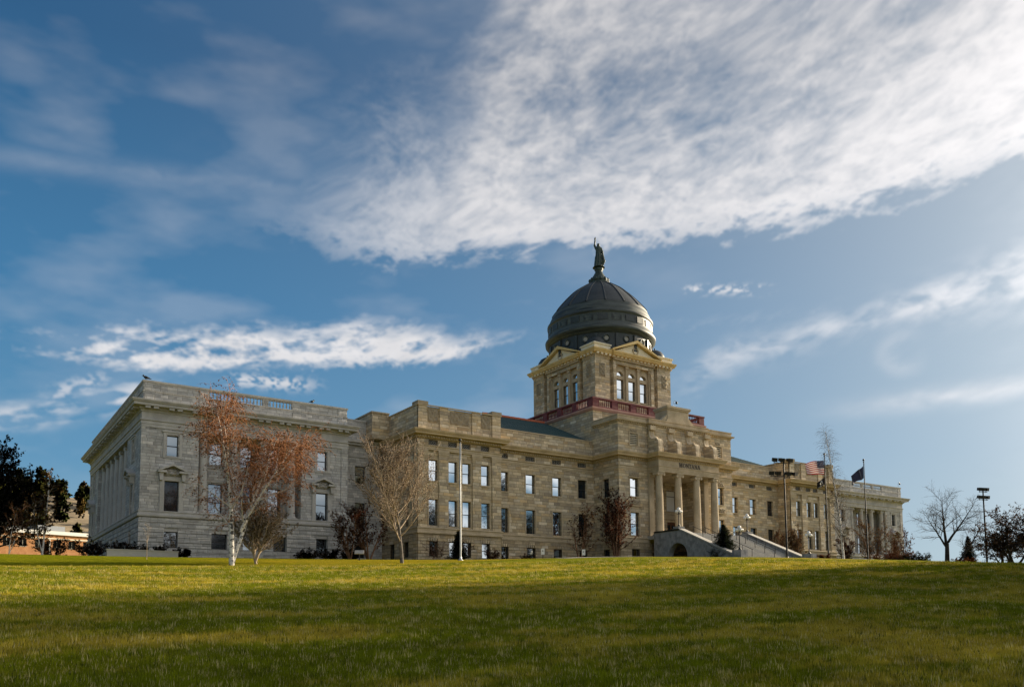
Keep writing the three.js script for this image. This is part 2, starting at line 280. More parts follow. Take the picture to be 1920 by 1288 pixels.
{
  const ax = (a, b, near0, near1, step) => { const v = []; let x = near0; while (x <= near1) { v.push(x); x += step; } let st = step; x = near1; while (x < b) { st *= 1.25; x += st; v.push(x); } st = step; x = near0; while (x > a) { st *= 1.25; x -= st; v.unshift(x); } return v; };
  const xs = ax(-3000, 3000, -110, 90, 1.4), zs = ax(-3000, 800, -46, 110, 1.4), pos = [], uv = [], idx = [], col = [];
  for (const z of zs) for (const x of xs) {
    pos.push(x, Hg(x, z), z); uv.push(x, z);
    const d = fbm(x * 0.05 + 40, z * 0.16 + 7, 4), k = clamp((d - 0.42) * 4); col.push(mix(0.88, 1.28, k), mix(0.98, 1.12, k), mix(0.8, 1.3, k));
  }
  const w = xs.length; for (let j = 0; j < zs.length - 1; j++) for (let i = 0; i < w - 1; i++) { const a = j * w + i; idx.push(a, a + w, a + 1, a + 1, a + w, a + w + 1); }
  const g = new THREE.BufferGeometry(); g.setAttribute('position', new THREE.Float32BufferAttribute(pos, 3)); g.setAttribute('uv', new THREE.Float32BufferAttribute(uv, 2)); g.setAttribute('color', new THREE.Float32BufferAttribute(col, 3)); g.setIndex(idx); g.computeVertexNormals();
  const map = tex(1024, 1024, (u, v) => { const f = fbm(u * 160, v * 160, 3, 160, 160), n = fbm(u * 12, v * 12, 4, 12, 12), t = clamp((f - 0.35) * 2.4), q = clamp((n - 0.4) * 3); return [mix(.13, .27, t) + 0.05 * q, mix(.135, .245, t) + 0.03 * q, mix(.004, .014, t)]; }, [1 / 9, 1 / 9]);
  const bump = tex(512, 512, (u, v) => fbm(u * 90, v * 90, 3, 90, 90), [1 / 3, 1 / 3], true);
  tag(mesh('lawn', g, new THREE.MeshPhysicalMaterial({ map, bumpMap: bump, bumpScale: 0.09, vertexColors: true, roughness: 1, specularIntensity: 0.04 }), scene), null, null, null, 'structure');
}
console.log('terrain done');

// ------------------------------------------------------------------ the capitol: one building, its parts and their pieces
const cap = thing('capitol_building', 'long sandstone and granite capitol with columned portico, end wings and a dark copper dome', 'building');
const R = rng(4242);
// sash window set into an opening: frame, two panes, sill
function win(F, c, w, y0, y1, o = {}) {
  const g = sub(o.name ?? 'window', cap), d = o.depth ?? 0.32, a = c - w / 2, b = c + w / 2, t = o.t ?? 0.075, ym = mix(y0, y1, o.mid ?? 0.5), n0 = -d - 0.04, n1 = -d + 0.05;
  const f = geo(F); f.box(a, a + t, y0, y1, n0, n1); f.box(b - t, b, y0, y1, n0, n1); f.box(a + t, b - t, y1 - t, y1, n0, n1); f.box(a + t, b - t, y0, y0 + t, n0, n1); f.box(a + t, b - t, ym - t / 2, ym + t / 2, n0, n1 + 0.015);
  part('frame', f, o.frame ?? M.frame, g);
  for (const [p, q, k] of [[y0 + t, ym - t / 2, 0], [ym + t / 2, y1 - t, 1]]) {
    const tx = (R() - 0.5) * 0.016, ty = (R() - 0.5) * 0.012, nn = -d - 0.015 + k * 0.02, cy = (p + q) / 2, N = (s, y) => nn + tx * (s - c) + ty * (y - cy);
    part('pane', geo(F).quad([a + t, p, N(a + t, p)], [b - t, p, N(b - t, p)], [b - t, q, N(b - t, q)], [a + t, q, N(a + t, q)]), o.glass ?? M.glass, g);
  }
  if (o.sill !== 0) part('sill', geo(F).box(a - 0.12, b + 0.12, y0 - 0.16, y0, -d + 0.052, 0.10), o.trim ?? M.sandTrim, g);
  return g;
}
const hole = (c, w, y0, y1) => [c - w / 2, c + w / 2, y0, y1];
function lathe(prof, seg, mat, name, parent, x = 0, y = 0, z = 0) { const g = new THREE.LatheGeometry(prof.map((p) => new THREE.Vector2(p[0], p[1])), seg); const u = g.attributes.uv; for (let i = 0; i < u.count; i++) u.setXY(i, u.getX(i) * 6, u.getY(i) * 4); g.translate(x, y, z); return mesh(name, g, mat, parent); }
// Ionic column
const colCache = {};
function column(x, y0, y1, z, r, turn, mat) {
  if (MIRROR) { x = -x; turn = -turn; }
  const key = [y0, y1, r].join(); const Hs = y1 - y0;
  if (!colCache[key]) {
    const pos = [], idx = [], uv = [], NS = 80, NR = 9, b0 = 0.42, b1 = Hs - 0.55;
    for (let j = 0; j <= NR; j++) { const t = j / NR, rr = r * (1 - 0.16 * Math.pow(t, 1.7)); for (let i = 0; i <= NS; i++) { const a = i / NS * 2 * Math.PI, f = 1 - 0.05 * (0.5 - 0.5 * Math.cos(a * 20)); pos.push(Math.sin(a) * rr * f, mix(b0, b1, t), Math.cos(a) * rr * f); uv.push(i / NS * 3, t * 6); } }
    for (let j = 0; j < NR; j++) for (let i = 0; i < NS; i++) { const q = j * (NS + 1) + i; idx.push(q, q + 1, q + NS + 2, q, q + NS + 2, q + NS + 1); }
    const shaft = new THREE.BufferGeometry(); shaft.setAttribute('position', new THREE.Float32BufferAttribute(pos, 3)); shaft.setAttribute('uv', new THREE.Float32BufferAttribute(uv, 2)); shaft.setIndex(idx); shaft.computeVertexNormals();
    const lg = (p) => new THREE.LatheGeometry(p.map((q) => new THREE.Vector2(q[0], q[1])), 28);
    const base = mergeGeometries([new THREE.BoxGeometry(r * 2.7, 0.16, r * 2.7).translate(0, 0.08, 0), lg([[0, .16], [r * 1.32, .16], [r * 1.36, .22], [r * 1.30, .28], [r * 1.12, .31], [r * 1.12, .34], [r * 1.18, .38], [r * 1.04, .43], [r, .45]])]);
    const T = Hs, rt = r * 0.84, vol = (sx, sz) => new THREE.CylinderGeometry(r * 0.34, r * 0.34, r * 0.34, 16).rotateX(Math.PI / 2).translate(sx * rt * 1.18, T - 0.36, sz * rt * 0.86);
    const eye = (sx, sz) => new THREE.CylinderGeometry(r * 0.11, r * 0.11, r * 0.40, 10).rotateX(Math.PI / 2).translate(sx * rt * 1.18, T - 0.36, sz * rt * 0.86);
    const capg = mergeGeometries([lg([[rt, T - 0.56], [rt * 1.06, T - 0.5], [rt * 1.22, T - 0.36], [rt * 1.2, T - 0.25], [0, T - 0.24]]), vol(-1, 1), vol(1, 1), vol(-1, -1), vol(1, -1), eye(-1, 1), eye(1, 1), new THREE.CylinderGeometry(r * 0.25, r * 0.25, rt * 1.6, 12).rotateX(Math.PI / 2).translate(-rt * 1.18, T - 0.36, 0), new THREE.CylinderGeometry(r * 0.25, r * 0.25, rt * 1.6, 12).rotateX(Math.PI / 2).translate(rt * 1.18, T - 0.36, 0), new THREE.BoxGeometry(rt * 2.5, 0.14, rt * 2.05).translate(0, T - 0.18, 0), new THREE.BoxGeometry(rt * 2.75, 0.11, rt * 2.5).translate(0, T - 0.055, 0)].map((g) => g.index ? g.toNonIndexed() : g));
    colCache[key] = [shaft, base, capg];
  }
  const g = sub('column', cap); g.position.set(x, y0, z); g.rotation.y = turn; const [s, b, c] = colCache[key];
  mesh('shaft', s, mat, g); mesh('base', b, mat, g); mesh('capital', c, mat, g);
}
const balG = new THREE.LatheGeometry([[0, 0], [.085, 0], [.085, .06], [.05, .1], [.10, .28], [.09, .36], [.045, .58], [.05, .66], [.085, .7], [.085, .76], [0, .76]].map((p) => new THREE.Vector2(...p)), 9).toNonIndexed();
function balusters(F, s0, s1, y, n, gap, mat, name, h = 0.76) {   // one bay of turned balusters
  const k = Math.max(1, Math.round((s1 - s0) / gap)), gs = [];
  for (let i = 0; i < k; i++) { const p = F(mix(s0, s1, (i + 0.5) / k), y, n); gs.push(balG.clone().scale(1, h / 0.76, 1).translate(MIRROR ? -p[0] : p[0], p[1], p[2])); }
  mesh(name, mergeGeometries(gs), mat, cap).userData.kind = 'stuff';
}
const YB = 2.9, YS = 3.62, YA = 13.05, YF = 14.5, YC = 15.4;   // belt, sill course, architrave, frieze top, cornice top
const dentils = (g, path, y0, y1, o0, o1, gap) => { for (let i = 0; i < path.length - 1; i++) { const [ax, az] = path[i], [bx, bz] = path[i + 1], L = Math.hypot(bx - ax, bz - az), dx = (bx - ax) / L, dz = (bz - az) / L, k = Math.floor(L / gap); for (let j = 0; j < k; j++) { const t = (j + 0.5) * L / k, cx = ax + dx * t, cz = az + dz * t, nx = -dz, nz = dx, hw = gap * 0.28; const e = geo((s, y, n) => [cx + dx * s + nx * n, y, cz + dz * s + nz * n]); e.box(-hw, hw, y0, y1, o0, o1); g.p.push(...e.p); } } };

function rusticMain(F, s0, s1, holes, parent, voussoirs) {   // basement of the old building: low courses with sunk joints, merged (a few pixels each)
  const g = geo(F), h = 0.36; for (let y = -2.0; y < YB - 0.05; y += h) { const y1 = Math.min(y + h - 0.035, YB); const cuts = holes.filter((q) => q[3] > y + 0.02 && q[2] < y1 - 0.02).map((q) => [q[0], q[1]]).sort((a, b) => a[0] - b[0]); let s = s0; for (const [a, b] of cuts) { if (a > s) g.box(s, a, y, y1, -0.2, 0.09); s = b; } if (s < s1) g.box(s, s1, y, y1, -0.2, 0.09); }
  for (const q of holes) if (voussoirs) for (let k = -2; k <= 2; k++) { const c = (q[0] + q[1]) / 2 + k * 0.33; g.prism([[c - 0.12, q[3]], [c + 0.12, q[3]], [c + 0.13 + k * 0.05, q[3] + 0.62], [c - 0.13 + k * 0.05, q[3] + 0.62]], 0.05, 0.14); }
  part('basement_courses', g, M.sand, parent).userData.kind = 'stuff';
  const w = geo(F).wall(s0, s1, -2.2, YB, holes, 0.4); for (let i = 0; i < 0; i++); part('basement_wall', w, M.sandDark, parent);
}
// a stretch of the old building's front: basement, two storeys and frieze
function bayWall(F, s0, s1, wins, o = {}) {
  const hs = []; const w2 = o.noFrieze ? [] : wins;
  for (const [c, w] of wins) hs.push(hole(c, w, 3.9, 7.1), hole(c, w, 9.33, 11.9)); for (const [c, w] of w2) hs.push(hole(c, w * 1.03, 13.72, 14.36));
  part('wall', geo(F).wall(s0, s1, YS, YF, hs, 0.34), M.sand, cap);
  rusticMain(F, s0, s1, wins.map(([c, w]) => hole(c, w * 0.95, 0.15, 2.0)), cap, true);
  for (const [c, w, kind] of wins) {
    win(F, c, w, 9.33, 11.9, { glass: kind === 2 ? M.glassDark : M.glass }); win(F, c, w, 3.9, 7.1, { glass: kind ? M.glassDark : M.glass, sill: 0 });
    win(F, c, w * 0.95, 0.15, 2.0, { sill: 0, depth: 0.3, glass: kind ? M.glassDark : M.glass });
    // moulded surround of the upper window
    for (const [y0, y1] of [[9.33, 11.9], [3.9, 7.1]]) { const sr = geo(F), a = c - w / 2, b = c + w / 2; sr.box(a - 0.17, a - 0.02, y0, y1 + 0.15, 0, 0.06); sr.box(b + 0.02, b + 0.17, y0, y1 + 0.15, 0, 0.06); sr.box(a - 0.02, b + 0.02, y1 + 0.02, y1 + 0.15, 0, 0.06); part('window_surround', sr, M.sandTrim, cap); }
  }
  for (const [c, w] of w2) {   // pierced frieze grilles
    const a = c - w * 0.515, b = c + w * 0.515, gp = sub('frieze_grille', cap); part('backing', geo(F).quad([a, 13.72, -0.3], [b, 13.72, -0.3], [b, 14.36, -0.3], [a, 14.36, -0.3]), M.grille, gp);
    const q = geo(F); for (let i = 0; i < 4; i++) for (let k = 0; k < 2; k++) { const s = mix(a, b, (i + 0.5) / 4), y = 13.88 + k * 0.32, r = 0.1; for (let m = 0; m < 6; m++) { const t0 = m / 6 * 6.283, t1 = t0 + 1.047; q.quad([s + Math.cos(t0) * r, y + Math.sin(t0) * r, -0.2], [s + Math.cos(t0) * (r + .05), y + Math.sin(t0) * (r + .05), -0.2], [s + Math.cos(t1) * (r + .05), y + Math.sin(t1) * (r + .05), -0.2], [s + Math.cos(t1) * r, y + Math.sin(t1) * r, -0.2]); } } part('scrollwork', q, M.frameLight, gp).userData.kind = 'stuff';
  }
}
const pathHalf = [[-40.93, -33.5], [-40.93, -2.71], [-29.02, -2.71], [-29.02, -5.32], [-11.45, -5.32], [-11.45, 0], [-6.08, 0], [-6.08, 2.26], [0, 2.26]];
const pathLow = [[-40.93, -33.5], [-40.93, -2.71], [-29.02, -2.71], [-29.02, -5.32], [-11.45, -5.32], [-11.45, 0], [-6.0, 0]];

function oldHalf() {
  const F = FRONT;
  // end pavilion: pilasters stand proud of the window bays
  bayWall(F(-2.89), -40.93, -29.02, [[-38.77, 1.24], [-36.03, 1.2], [-34.06, 1.2], [-31.3, 1.24]]);
  for (const [a, b] of [[-40.93, -39.72], [-38.05, -36.82], [-33.27, -32.02], [-30.35, -29.02]]) {
    const p = sub('pilaster', cap); part('shaft', geo(F(-2.89)).box(a, b, YS, 12.35, 0, 0.18), M.sand, p); part('capital', geo(F(-2.89)).box(a - 0.04, b + 0.04, 12.35, 12.55, 0, 0.22).box(a - 0.10, b + 0.10, 12.55, 12.78, 0, 0.28).box(a - 0.14, b + 0.14, 12.78, YA, 0, 0.32), M.sandTrim, p);
  }
  part('return_wall', geo(WEST(-40.93)).wall(-2.89, -2.71, -2, YF), M.sand, cap);
  part('wall', geo(EAST(-29.02)).wall(2.71, 5.32, -2, YF), M.sand, cap);
  bayWall(WEST(-40.93), -12.5, -2.89, [[-5.6, 1.3], [-9.4, 1.3]]);
  // hyphen
  bayWall(F(-5.32), -29.02, -11.45, MIRROR ? [[-26.96, 1.5, 2], [-22.57, 1.5, 1], [-18.1, 1.5], [-13.6, 1.5]] : [[-26.96, 1.5], [-22.57, 1.5], [-18.1, 1.5], [-13.6, 1.5, 2]]);
  // centre block, side and front
  bayWall(WEST(-11.45), -5.32, 0, [[-2.7, 1.3, 2]], { noFrieze: true });
  bayWall(F(0), -11.45, -5.6, [[-8.65, 1.55]], { noFrieze: true });
  for (const [y0, y1, w] of [[12.08, 12.75, 2.3], [8.1, 8.85, 2.6]]) { part('window_hood', geo(F(0)).box(-8.65 - w / 2, -8.65 + w / 2, y0 - 0.12, y0, 0, 0.22), M.sandTrim, cap); part('carved_ornament', relief(F(0), -8.65 - w * 0.42, -8.65 + w * 0.42, y0, y1, 0.01, 0.2, 3 + y0, 1.6), M.sandDark, cap); }
  // belts and entablature run round every break of the plan
  part('belt_course', geo().sweep(pathLow, [[0, YB - 0.02], [0.14, YB], [0.16, YB + 0.18], [0.1, YB + 0.24], [0.1, YS - 0.16], [0.19, YS - 0.12], [0.19, YS], [0, YS + 0.06]]), M.sandTrim, cap);
  part('architrave', geo().sweep(pathHalf, [[0, YA - 0.02], [0.06, YA], [0.06, YA + 0.16], [0.10, YA + 0.18], [0.10, YA + 0.4], [0.2, YA + 0.46], [0.2, YA + 0.54], [0, YA + 0.58]]), M.sandTrim, cap);
  part('cornice', geo().sweep(pathHalf, [[0, YF - 0.04], [0.10, YF], [0.12, YF + 0.08], [0.14, YF + 0.28], [0.72, YF + 0.33], [0.74, YF + 0.52], [0.80, YF + 0.56], [0.92, YF + 0.76], [0.94, YF + 0.88], [0, YC + 0.08]]), std({ map: M.sandTrim.map, color: rgb(1.06, 1.0, 0.86), roughness: 0.9 }), cap);
  const dn = geo(); dentils(dn, pathHalf.slice(0, 9), YF + 0.06, YF + 0.25, 0.12, 0.27, 0.36); part('dentils', dn, M.sandTrim, cap).userData.kind = 'stuff';
  // attic of the hyphen with its tiled roof
  part('attic_wall', geo(F(-5.5)).wall(-29.02, -11.45, YC, 17.62), M.sand, cap);
  part('attic_coping', geo(F(-5.5)).box(-29.02, -11.45, 17.62, 17.76, -0.5, 0.07), M.sandTrim, cap);
  for (const back of [0, 1]) { const g = geo(), n = 60; for (let i = 0; i < n; i++) { const X = (k) => mix(-28.9, -11.3, k / n), a = X(i), b = X(i + 1), q = [[a, 0], [mix(a, b, .2), .08], [mix(a, b, .45), .08], [mix(a, b, .62), 0], [b, 0]]; for (let k = 0; k < 4; k++) { const [u, e] = q[k], [v, f] = q[k + 1], T = (x) => clamp((x + 28.95) / 6.5, 0.01, 1), zz = (t) => back ? mix(-27.5, -16.7, t) : mix(-5.9, -16.7, t), yy = (t) => mix(17.7, 22.55, t), A = [u, 17.7 + e, zz(0)], B = [v, 17.7 + f, zz(0)], C = [v, yy(T(v)) + f, zz(T(v))], D = [u, yy(T(u)) + e, zz(T(u))]; back ? g.quad(B, A, D, C) : g.quad(A, B, C, D); } } part('tiled_roof', g, M.tileGreen, cap); }
  part('hip_roof', geo().tri([-28.95, 17.7, -27.5], [-28.95, 17.7, -5.9], [-22.45, 22.55, -16.7]), M.tileGreen, cap);
  for (let i = 0; i < 12; i++) { const x = -12.0 - i * 0.95; const rg = new THREE.CylinderGeometry(0.2, 0.24, 0.93, 10).rotateZ(Math.PI / 2).translate(MIRROR ? -x : x, 22.66, -16.7); mesh('ridge_tile', rg, M.tileRed, cap); }
  // pavilion attic with carved panels between piers
  const PF = F(-2.89);
  part('attic_wall', geo(PF).wall(-40.93, -29.02, YC, 18.4), M.sand, cap);
  for (const [a, b, t] of [[-40.93, -39.7, 1], [-37.95, -36.75, 0], [-33.3, -32.1, 0], [-30.3, -29.02, 1]]) { part('attic_pier', geo(PF).box(a, b, YC, 18.42, 0, 0.2), M.sand, cap); if (t) part('pier_cap', geo(PF).box(a - 0.1, b + 0.1, 18.56, 18.95, -1.2, 0.3).box(a - 0.02, b + 0.02, 18.4, 18.56, -1.1, 0.22), M.sandDark, cap); }
  for (const [a, b, k] of [[-39.55, -38.1, 1], [-36.45, -33.6, 2], [-31.9, -30.5, 3]]) { part('carved_panel', relief(PF, a, b, 16.55, 18.2, 0.0, 0.13, k * 7, 1.25), M.sandDark, cap); }
  part('attic_coping', geo().sweep([[-40.93, -33.5], [-40.93, -2.71], [-29.02, -2.71], [-29.02, -12]], [[0, 18.4], [0.1, 18.42], [0.12, 18.55], [-0.5, 18.6]]), M.sandTrim, cap);
  part('attic_wall', geo(WEST(-40.93)).wall(-33.5, -2.71, YC, 18.41), M.sand, cap);
  part('attic_wall', geo(EAST(-29.02)).wall(2.71, 16, YC, 18.41), M.sand, cap);
  part('roof_deck', geo().quad([-40.9, 18.3, -2.9], [-29, 18.3, -2.9], [-29, 18.3, -16], [-40.9, 18.3, -16]).quad([-40.9, 18.2, -16], [-29, 18.2, -16], [-29, 18.2, -33.5], [-40.9, 18.2, -33.5]), M.roofFlat, cap);
  part('rear_wall', geo(BACK(-33.5)).wall(0, 40.93, -2, 18.41), M.sand, cap);
  // link to the wing
  const LZ = -12.4; const lw = [[-44.1, 1.4]];
  { const LF = F(LZ); const hs = lw.flatMap(([c, w]) => [hole(c, w, 4.4, 7.4), hole(c, w, 9.8, 12.1), hole(c, w, 0.4, 2.1)]); part('link_wall', geo(LF).wall(-47.9, -40.93, -2, 14.7, hs, 0.35), M.granite, cap); for (const [c, w] of lw) { win(LF, c, w, 4.4, 7.4, { trim: M.graniteTrim }); win(LF, c, w, 9.8, 12.1, { trim: M.graniteTrim }); win(LF, c, w, 0.4, 2.1, { trim: M.graniteTrim, glass: M.glassDark }); }
    part('link_cornice', geo(LF).box(-47.9, -40.93, 14.7, 15.0, -0.2, 0.35).box(-47.9, -40.93, 15.0, 15.35, -0.2, 0.6).box(-47.9, -40.93, 13.2, 13.5, -0.1, 0.1), M.graniteTrim, cap);
    part('link_parapet', geo(LF).wall(-47.9, -40.93, 15.35, 17.85), M.granite, cap); part('parapet_coping', geo(LF).box(-47.9, -40.93, 17.85, 18.03, -0.6, 0.08), M.graniteTrim, cap);
    part('link_core', geo().box(-43.3, -40.95, 15.5, 18.75, -26, -10.6).box(-43.45, -40.94, 18.75, 18.95, -26.1, -10.45), M.sand, cap); part('roof_deck', geo().quad([-47.9, 17.8, LZ], [-40.9, 17.8, LZ], [-40.9, 17.8, -32], [-47.9, 17.8, -32]), M.roofFlat, cap); part('link_rear_wall', geo(BACK(-32)).wall(40.9, 47.9, -2, 18), M.granite, cap); }
  // centre block attic
  const C0 = F(0);
  part('attic_wall', geo(C0).wall(-11.45, -5.9, YC, 19.55, [hole(-8.6, 1.45, 16.55, 18.2)], 0.25), M.sand, cap);
  part('attic_wall', geo(WEST(-11.45)).wall(-5.4, 0, YC, 19.55), M.sand, cap);
  part('attic_cornice', geo().sweep([[-11.45, -5.3], [-11.45, 0], [-5.9, 0], [-5.9, 0.35], [0, 0.35]], [[0, 19.5], [0.08, 19.55], [0.1, 19.72], [0.42, 19.8], [0.46, 20.0], [0.1, 20.08], [0.1, 20.45], [0.18, 20.5], [0.18, 20.62], [-0.6, 20.66]]), M.sandTrim, cap);
  { const ad = geo(); dentils(ad, [[-11.45, -5.3], [-11.45, 0], [-5.9, 0], [-5.9, 0.35], [0, 0.35]], 19.6, 19.74, 0.09, 0.24, 0.42); part('dentils', ad, M.sandTrim, cap).userData.kind = 'stuff'; }
  { const lv = sub('louvre_vent', cap); part('backing', geo(C0).quad([-9.33, 16.55, -0.24], [-7.87, 16.55, -0.24], [-7.87, 18.2, -0.24], [-9.33, 18.2, -0.24]), M.grille, lv); for (let i = 0; i < 6; i++) part('slat', geo(C0).prism([[-9.3, 16.56 + i * 0.27], [-7.9, 16.68 + i * 0.27], [-7.9, 16.77 + i * 0.27], [-9.3, 16.65 + i * 0.27]], -0.1, -0.03), M.cream, lv); part('frame', geo(C0).box(-9.48, -9.33, 16.4, 18.35, -0.02, 0.1).box(-7.87, -7.72, 16.4, 18.35, -0.02, 0.1).box(-9.33, -7.87, 18.2, 18.35, -0.02, 0.1).box(-9.33, -7.87, 16.4, 16.55, -0.02, 0.1), M.sandTrim, lv); part('carving', relief(C0, -9.2, -8.0, 18.36, 18.85, 0.0, 0.14, 12, 2), M.sandDark, lv); }
  // portico attic: wall, curved consoles, raised block
  part('attic_wall', geo(F(0.35)).wall(-5.9, 0, YC, 19.55), M.sand, cap); part('attic_wall', geo(WEST(-5.9)).wall(0, 0.35, YC, 19.55), M.sand, cap);
  for (const x of [-5.55, -1.86]) {
    const pts = []; for (let i = 0; i <= 16; i++) { const t = i / 16, z = 0.4 + 1.75 * (t - 0.16 * Math.sin(t * 6.283)), y = 18.95 - 2.6 * Math.pow(t, 0.9) - 0.35 * Math.sin(t * 6.283); pts.push([z, y]); }
    const sh = new THREE.Shape(); sh.moveTo(0.3, YC - 0.1); sh.lineTo(2.2, YC - 0.1); sh.lineTo(2.2, 15.95); for (let i = 16; i >= 0; i--) sh.lineTo(...pts[i]); sh.lineTo(0.3, 19.1);
    const g = new THREE.ExtrudeGeometry(sh, { depth: 0.84, bevelEnabled: true, bevelSize: 0.05, bevelThickness: 0.06, bevelSegments: 2, curveSegments: 4 }); g.applyMatrix4(new THREE.Matrix4().set(0, 0, -1, (MIRROR ? -x : x) + 0.42, 0, 1, 0, 0, 1, 0, 0, 0, 0, 0, 0, 1));
    const c = sub('console', cap); part('scroll', g, M.sand, c); part('leaf_carving', relief((s, y, n) => [s, y, 1.2 + (17.9 - y) * 0.55 + n], x - 0.34, x + 0.34, 16.7, 17.9, 0.02, 0.3, 31 + x, 1.8), M.sandTrim, c);
    part('head_block', geo().box(x - 0.56, x + 0.56, 18.9, 19.5, 0.36, 0.85), M.sandTrim, c);
  }
  for (const [a, b] of [[-4.75, -2.65]]) part('carved_wreath', relief(F(0.35), a, b, 16.9, 18.7, 0.0, 0.16, 55, 1.4), M.sandTrim, cap);
  part('roof_deck', geo().quad([-11.4, 20.4, -0.1], [0, 20.4, -0.1], [0, 20.4, -8], [-11.4, 20.4, -8]), M.roofFlat, cap);
  // portico: soffit, entablature face, columns, loggia
  part('portico_frieze', geo().sweep([[-6.08, 0], [-6.08, 2.26], [0, 2.26]], [[0, YA - 0.25], [0, YF]]), M.sandTrim, cap);
  part('portico_soffit', geo().quad([-6.08, 12.8, 0], [0, 12.8, 0], [0, 12.8, 2.26], [-6.08, 12.8, 2.26]), M.sandTrim, cap);
  column(-5.56, 3.92, 12.8, 1.72, 0.56, 0, M.sandTrim); column(-1.87, 3.92, 12.8, 1.72, 0.56, 0, M.sandTrim);
  { const p = sub('pilaster', cap); part('shaft', geo(F(0)).box(-6.0, -5.1, 4.1, 12.3, 0, 0.22), M.sandTrim, p); part('capital', geo(F(0)).box(-6.1, -5.0, 12.3, 12.8, 0, 0.32), M.sandTrim, p); part('base', geo(F(0)).box(-6.1, -5.0, 3.92, 4.2, 0, 0.32), M.sandTrim, p); }
  part('loggia_side_wall', geo(EAST(-5.05)).wall(0, 4.8, 3.9, 12.8), M.sand, cap); part('wall', geo(F(0)).wall(-5.6, -5.05, YS, 12.8), M.sand, cap);
  const LB = F(-4.8); part('loggia_back_wall', geo(LB).wall(-5.05, 0, 3.9, 12.8, [hole(-3.3, 1.9, 3.95, 6.9), hole(-3.3, 2.0, 8.5, 11.7)].concat(MIRROR ? [] : []), 0.3), M.sand, cap);
  part('loggia_ceiling', geo().quad([-5.05, 12.79, -4.8], [0, 12.79, -4.8], [0, 12.79, 0], [-5.05, 12.79, 0]), M.sandTrim, cap);
  win(LB, -3.3, 2.0, 8.5, 11.7, { depth: 0.28, mid: 0.72, glass: M.white });
  { const d = sub('door', cap); part('frame', geo(LB).box(-4.25, -4.1, 3.95, 6.9, -0.3, -0.16).box(-2.5, -2.35, 3.95, 6.9, -0.3, -0.16).box(-4.1, -2.5, 6.72, 6.9, -0.3, -0.16), M.wood, d); for (const s of [-3.7, -2.9]) { part('leaf', geo(LB).box(s - 0.39, s + 0.39, 3.95, 6.72, -0.3, -0.24), M.wood, d); part('door_glass', geo(LB).box(s - 0.26, s + 0.26, 5.0, 6.5, -0.24, -0.225), M.glassDark, d); } }
  part('loggia_belt', geo(LB).box(-5.05, 0, 7.3, 7.9, 0, 0.15), M.sandTrim, cap);
  // front steps: cheek wall with coping and carriage arch
  { const sh = new THREE.Shape(); sh.moveTo(2.2, -1); sh.lineTo(17.2, -1); sh.lineTo(17.2, 0.28); sh.lineTo(15.8, 0.28); sh.lineTo(7.0, 4.1); sh.lineTo(2.2, 4.1); const h = new THREE.Path(); h.moveTo(4.9, -0.8); h.lineTo(4.9, 0.7); h.absarc(6.6, 0.7, 1.7, Math.PI, 0, true); h.lineTo(8.3, -0.8); sh.holes.push(h);
    const g = new THREE.ExtrudeGeometry(sh, { depth: 0.9, bevelEnabled: false, curveSegments: 16 }); g.applyMatrix4(new THREE.Matrix4().set(0, 0, -1, -6.35, 0, 1, 0, 0, 1, 0, 0, 0, 0, 0, 0, 1)); if (MIRROR) { g.scale(-1, 1, 1); const ng = g.toNonIndexed(), p = ng.attributes.position, n = ng.attributes.normal; for (let i = 0; i < p.count; i += 3) for (const a of [p, n, ng.attributes.uv]) for (let k = 0; k < a.itemSize; k++) { const t = a.array[(i + 1) * a.itemSize + k]; a.array[(i + 1) * a.itemSize + k] = a.array[(i + 2) * a.itemSize + k]; a.array[(i + 2) * a.itemSize + k] = t; } mesh('stair_cheek_wall', ng, M.stairStone, cap); } else mesh('stair_cheek_wall', g, M.stairStone, cap);
    part('cheek_coping', geo().quad([-7.35, 4.1, 2.2], [-7.35, 4.1, 7.0], [-7.35, 4.26, 7.0], [-7.35, 4.26, 2.2]).box(-7.35, -6.25, 4.1, 4.27, 2.25, 7.05), M.concrete, cap);
    const c = geo((s, y, n) => { const t = s; return [n, y + 4.1 - (t) * (3.82 / 8.8), 7.05 + t]; }); c.box(0, 8.8, 0.0, 0.18, -7.35, -6.25); const gg = c; for (let i = 0; i < gg.p.length; i += 3) { const t = gg.p[i + 1]; gg.p[i + 1] = gg.p[i + 2]; gg.p[i + 2] = t; } part('cheek_coping', gg, M.concrete, cap);
    part('pedestal', geo().box(-7.45, -6.2, -0.6, 0.75, 15.9, 17.3), M.stairStone, cap); part('pedestal', geo().box(-7.4, -6.25, 4.27, 4.6, 6.0, 7.0), M.stairStone, cap);
    const s = geo(), n = 23; for (let i = 0; i < n; i++) s.box(-6.35, 0, i < 7 ? 0.1 + (n - i) * 0.165 - 0.5 : -0.6, 0.1 + (n - i) * 0.165, 6.6 + i * 0.36, 6.6 + (i + 1) * 0.36 - 0.004); s.box(-6.35, 0, 3.4, 3.895, -4.8, 6.596); part('steps', s, M.concrete, cap);
